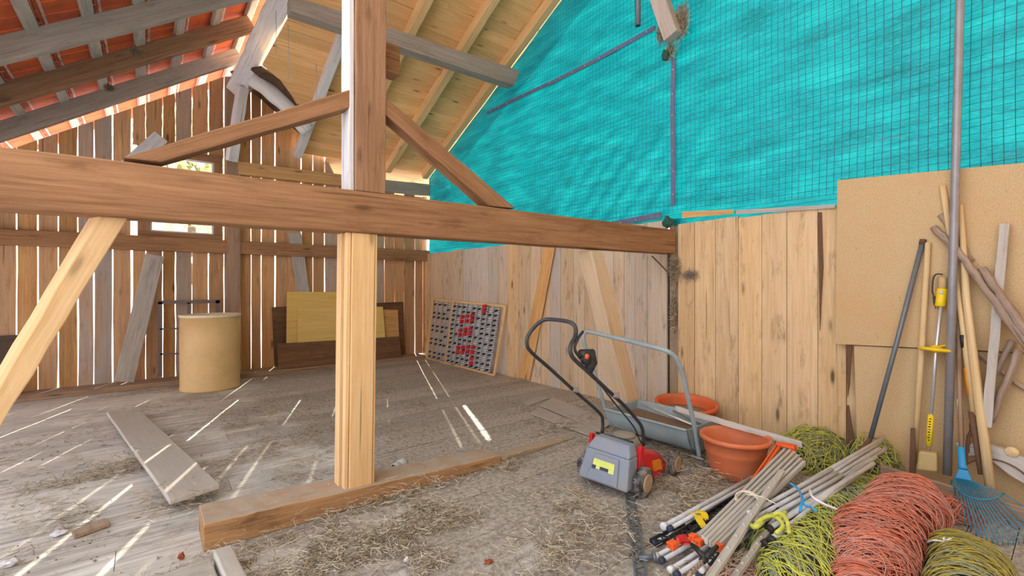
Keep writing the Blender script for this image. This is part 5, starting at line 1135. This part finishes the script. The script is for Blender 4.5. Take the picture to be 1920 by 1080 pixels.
def lump(name, label, c, s, n, seed): 
    def d(x, y): return np.clip(np.exp(-((x-c[0])**2/s[0]**2+(y-c[1])**2/s[1]**2))*1.3-.15, 0, 1)*(vnoise(x, y, 14, seed)*.8+.3)
    straw(name, label, n, (c[0]-2*s[0], c[0]+2*s[0], c[1]-2*s[1], c[1]+2*s[1]), d, ('hay', 'haypale', 'haydark'), .05, .0013, zr=.07)
for i, (u, v, sx, sy, n, lb) in enumerate(((1330, 905, .22, .10, 5000, 'straw drift between mower wheels and terracotta tub'), (745, 930, .5, .14, 9000, 'straw drift along the front of the sill'), (230, 880, .22, .16, 4000, 'straw heap left of the loose plank'), (140, 905, .28, .05, 2500, 'streak of straw at the left of the loose plank'),
        (1060, 800, .35, .12, 4000, 'straw by the thin board offcuts'), (640, 1040, .4, .2, 6000, 'straw drift at the bottom of the floor, centre left'), (1100, 1010, .35, .25, 7000, 'straw drift at the bottom of the floor by the lattice strip'), (330, 950, .2, .15, 3000, 'straw in front of the near end of the loose plank'))):
    c = pz(u, v); lump('straw_drift', lb, (c.x, c.y), (sx, sy), n, 20+i)
# crumbs of dirt
k = 2600; x = rng.uniform(-.8, 3.6, k); y = rng.uniform(.7, 5.5, k); vs, fs = [], []
for i in range(k):
    r = .003+.007*rng.random()**2; c = (x[i], y[i], r*.5)
    if vnoise(np.array([x[i]]), np.array([y[i]]), 3.1, 3)[0] < .42: continue
    if 2.6 < y[i] < 3.0 and x[i] > .15: continue
    b0 = len(vs); vs += [(c[0]+r*U(.6, 1.2), c[1], c[2]), (c[0]-r*U(.6, 1.2), c[1], c[2]), (c[0], c[1]+r*U(.6, 1.2), c[2]), (c[0], c[1]-r*U(.6, 1.2), c[2]), (c[0], c[1], c[2]+r*.8), (c[0], c[1], c[2]-r*.5)]
    fs += [tuple(b0+q for q in f) for f in ((0, 2, 4), (2, 1, 4), (1, 3, 4), (3, 0, 4), (2, 0, 5), (1, 2, 5), (3, 1, 5), (0, 3, 5))]
tag(MB().add(vs, fs).build('dirt_crumbs', 'haydark'), 'crumbs of dry dirt scattered over the floor boards', 'dirt', kind='stuff')
# ================================================================== TREES OUTSIDE
def tree(label, c, h, rw, n):
    t = thing('tree', label, 'tree', c, 'trees outside the window')
    MB().tube([c, V(c.x+.2, c.y, c.z+h*.6)], [.2, .08], 10).build('trunk', 'bark', t)
    B = rng.normal(0, .38, (n, 3))*np.array([rw, rw, h*.45])+np.array([c.x, c.y, c.z+h*.62]); vs, fs = [], []
    for i, p in enumerate(B):
        a = rng.normal(0, 1, 3); a /= np.linalg.norm(a); b_ = np.cross(a, rng.normal(0, 1, 3)); b_ /= np.linalg.norm(b_)+1e-6; s_ = U(.12, .28)
        vs += [tuple(p-a*s_), tuple(p+b_*s_*.5), tuple(p+a*s_), tuple(p-b_*s_*.5)]; fs.append((4*i, 4*i+1, 4*i+2, 4*i+3))
    MB().add(vs, fs).build('crown', 'leaf', t)
tree('bright green tree beyond the window, filling its upper pane', V(1.3, 23, 1.5), 8.0, 2.2, 2600)
tree('green tree on the bank beyond the slats, left of the window', V(-9.5, 25, 2.3), 6.5, 2.2, 1800)
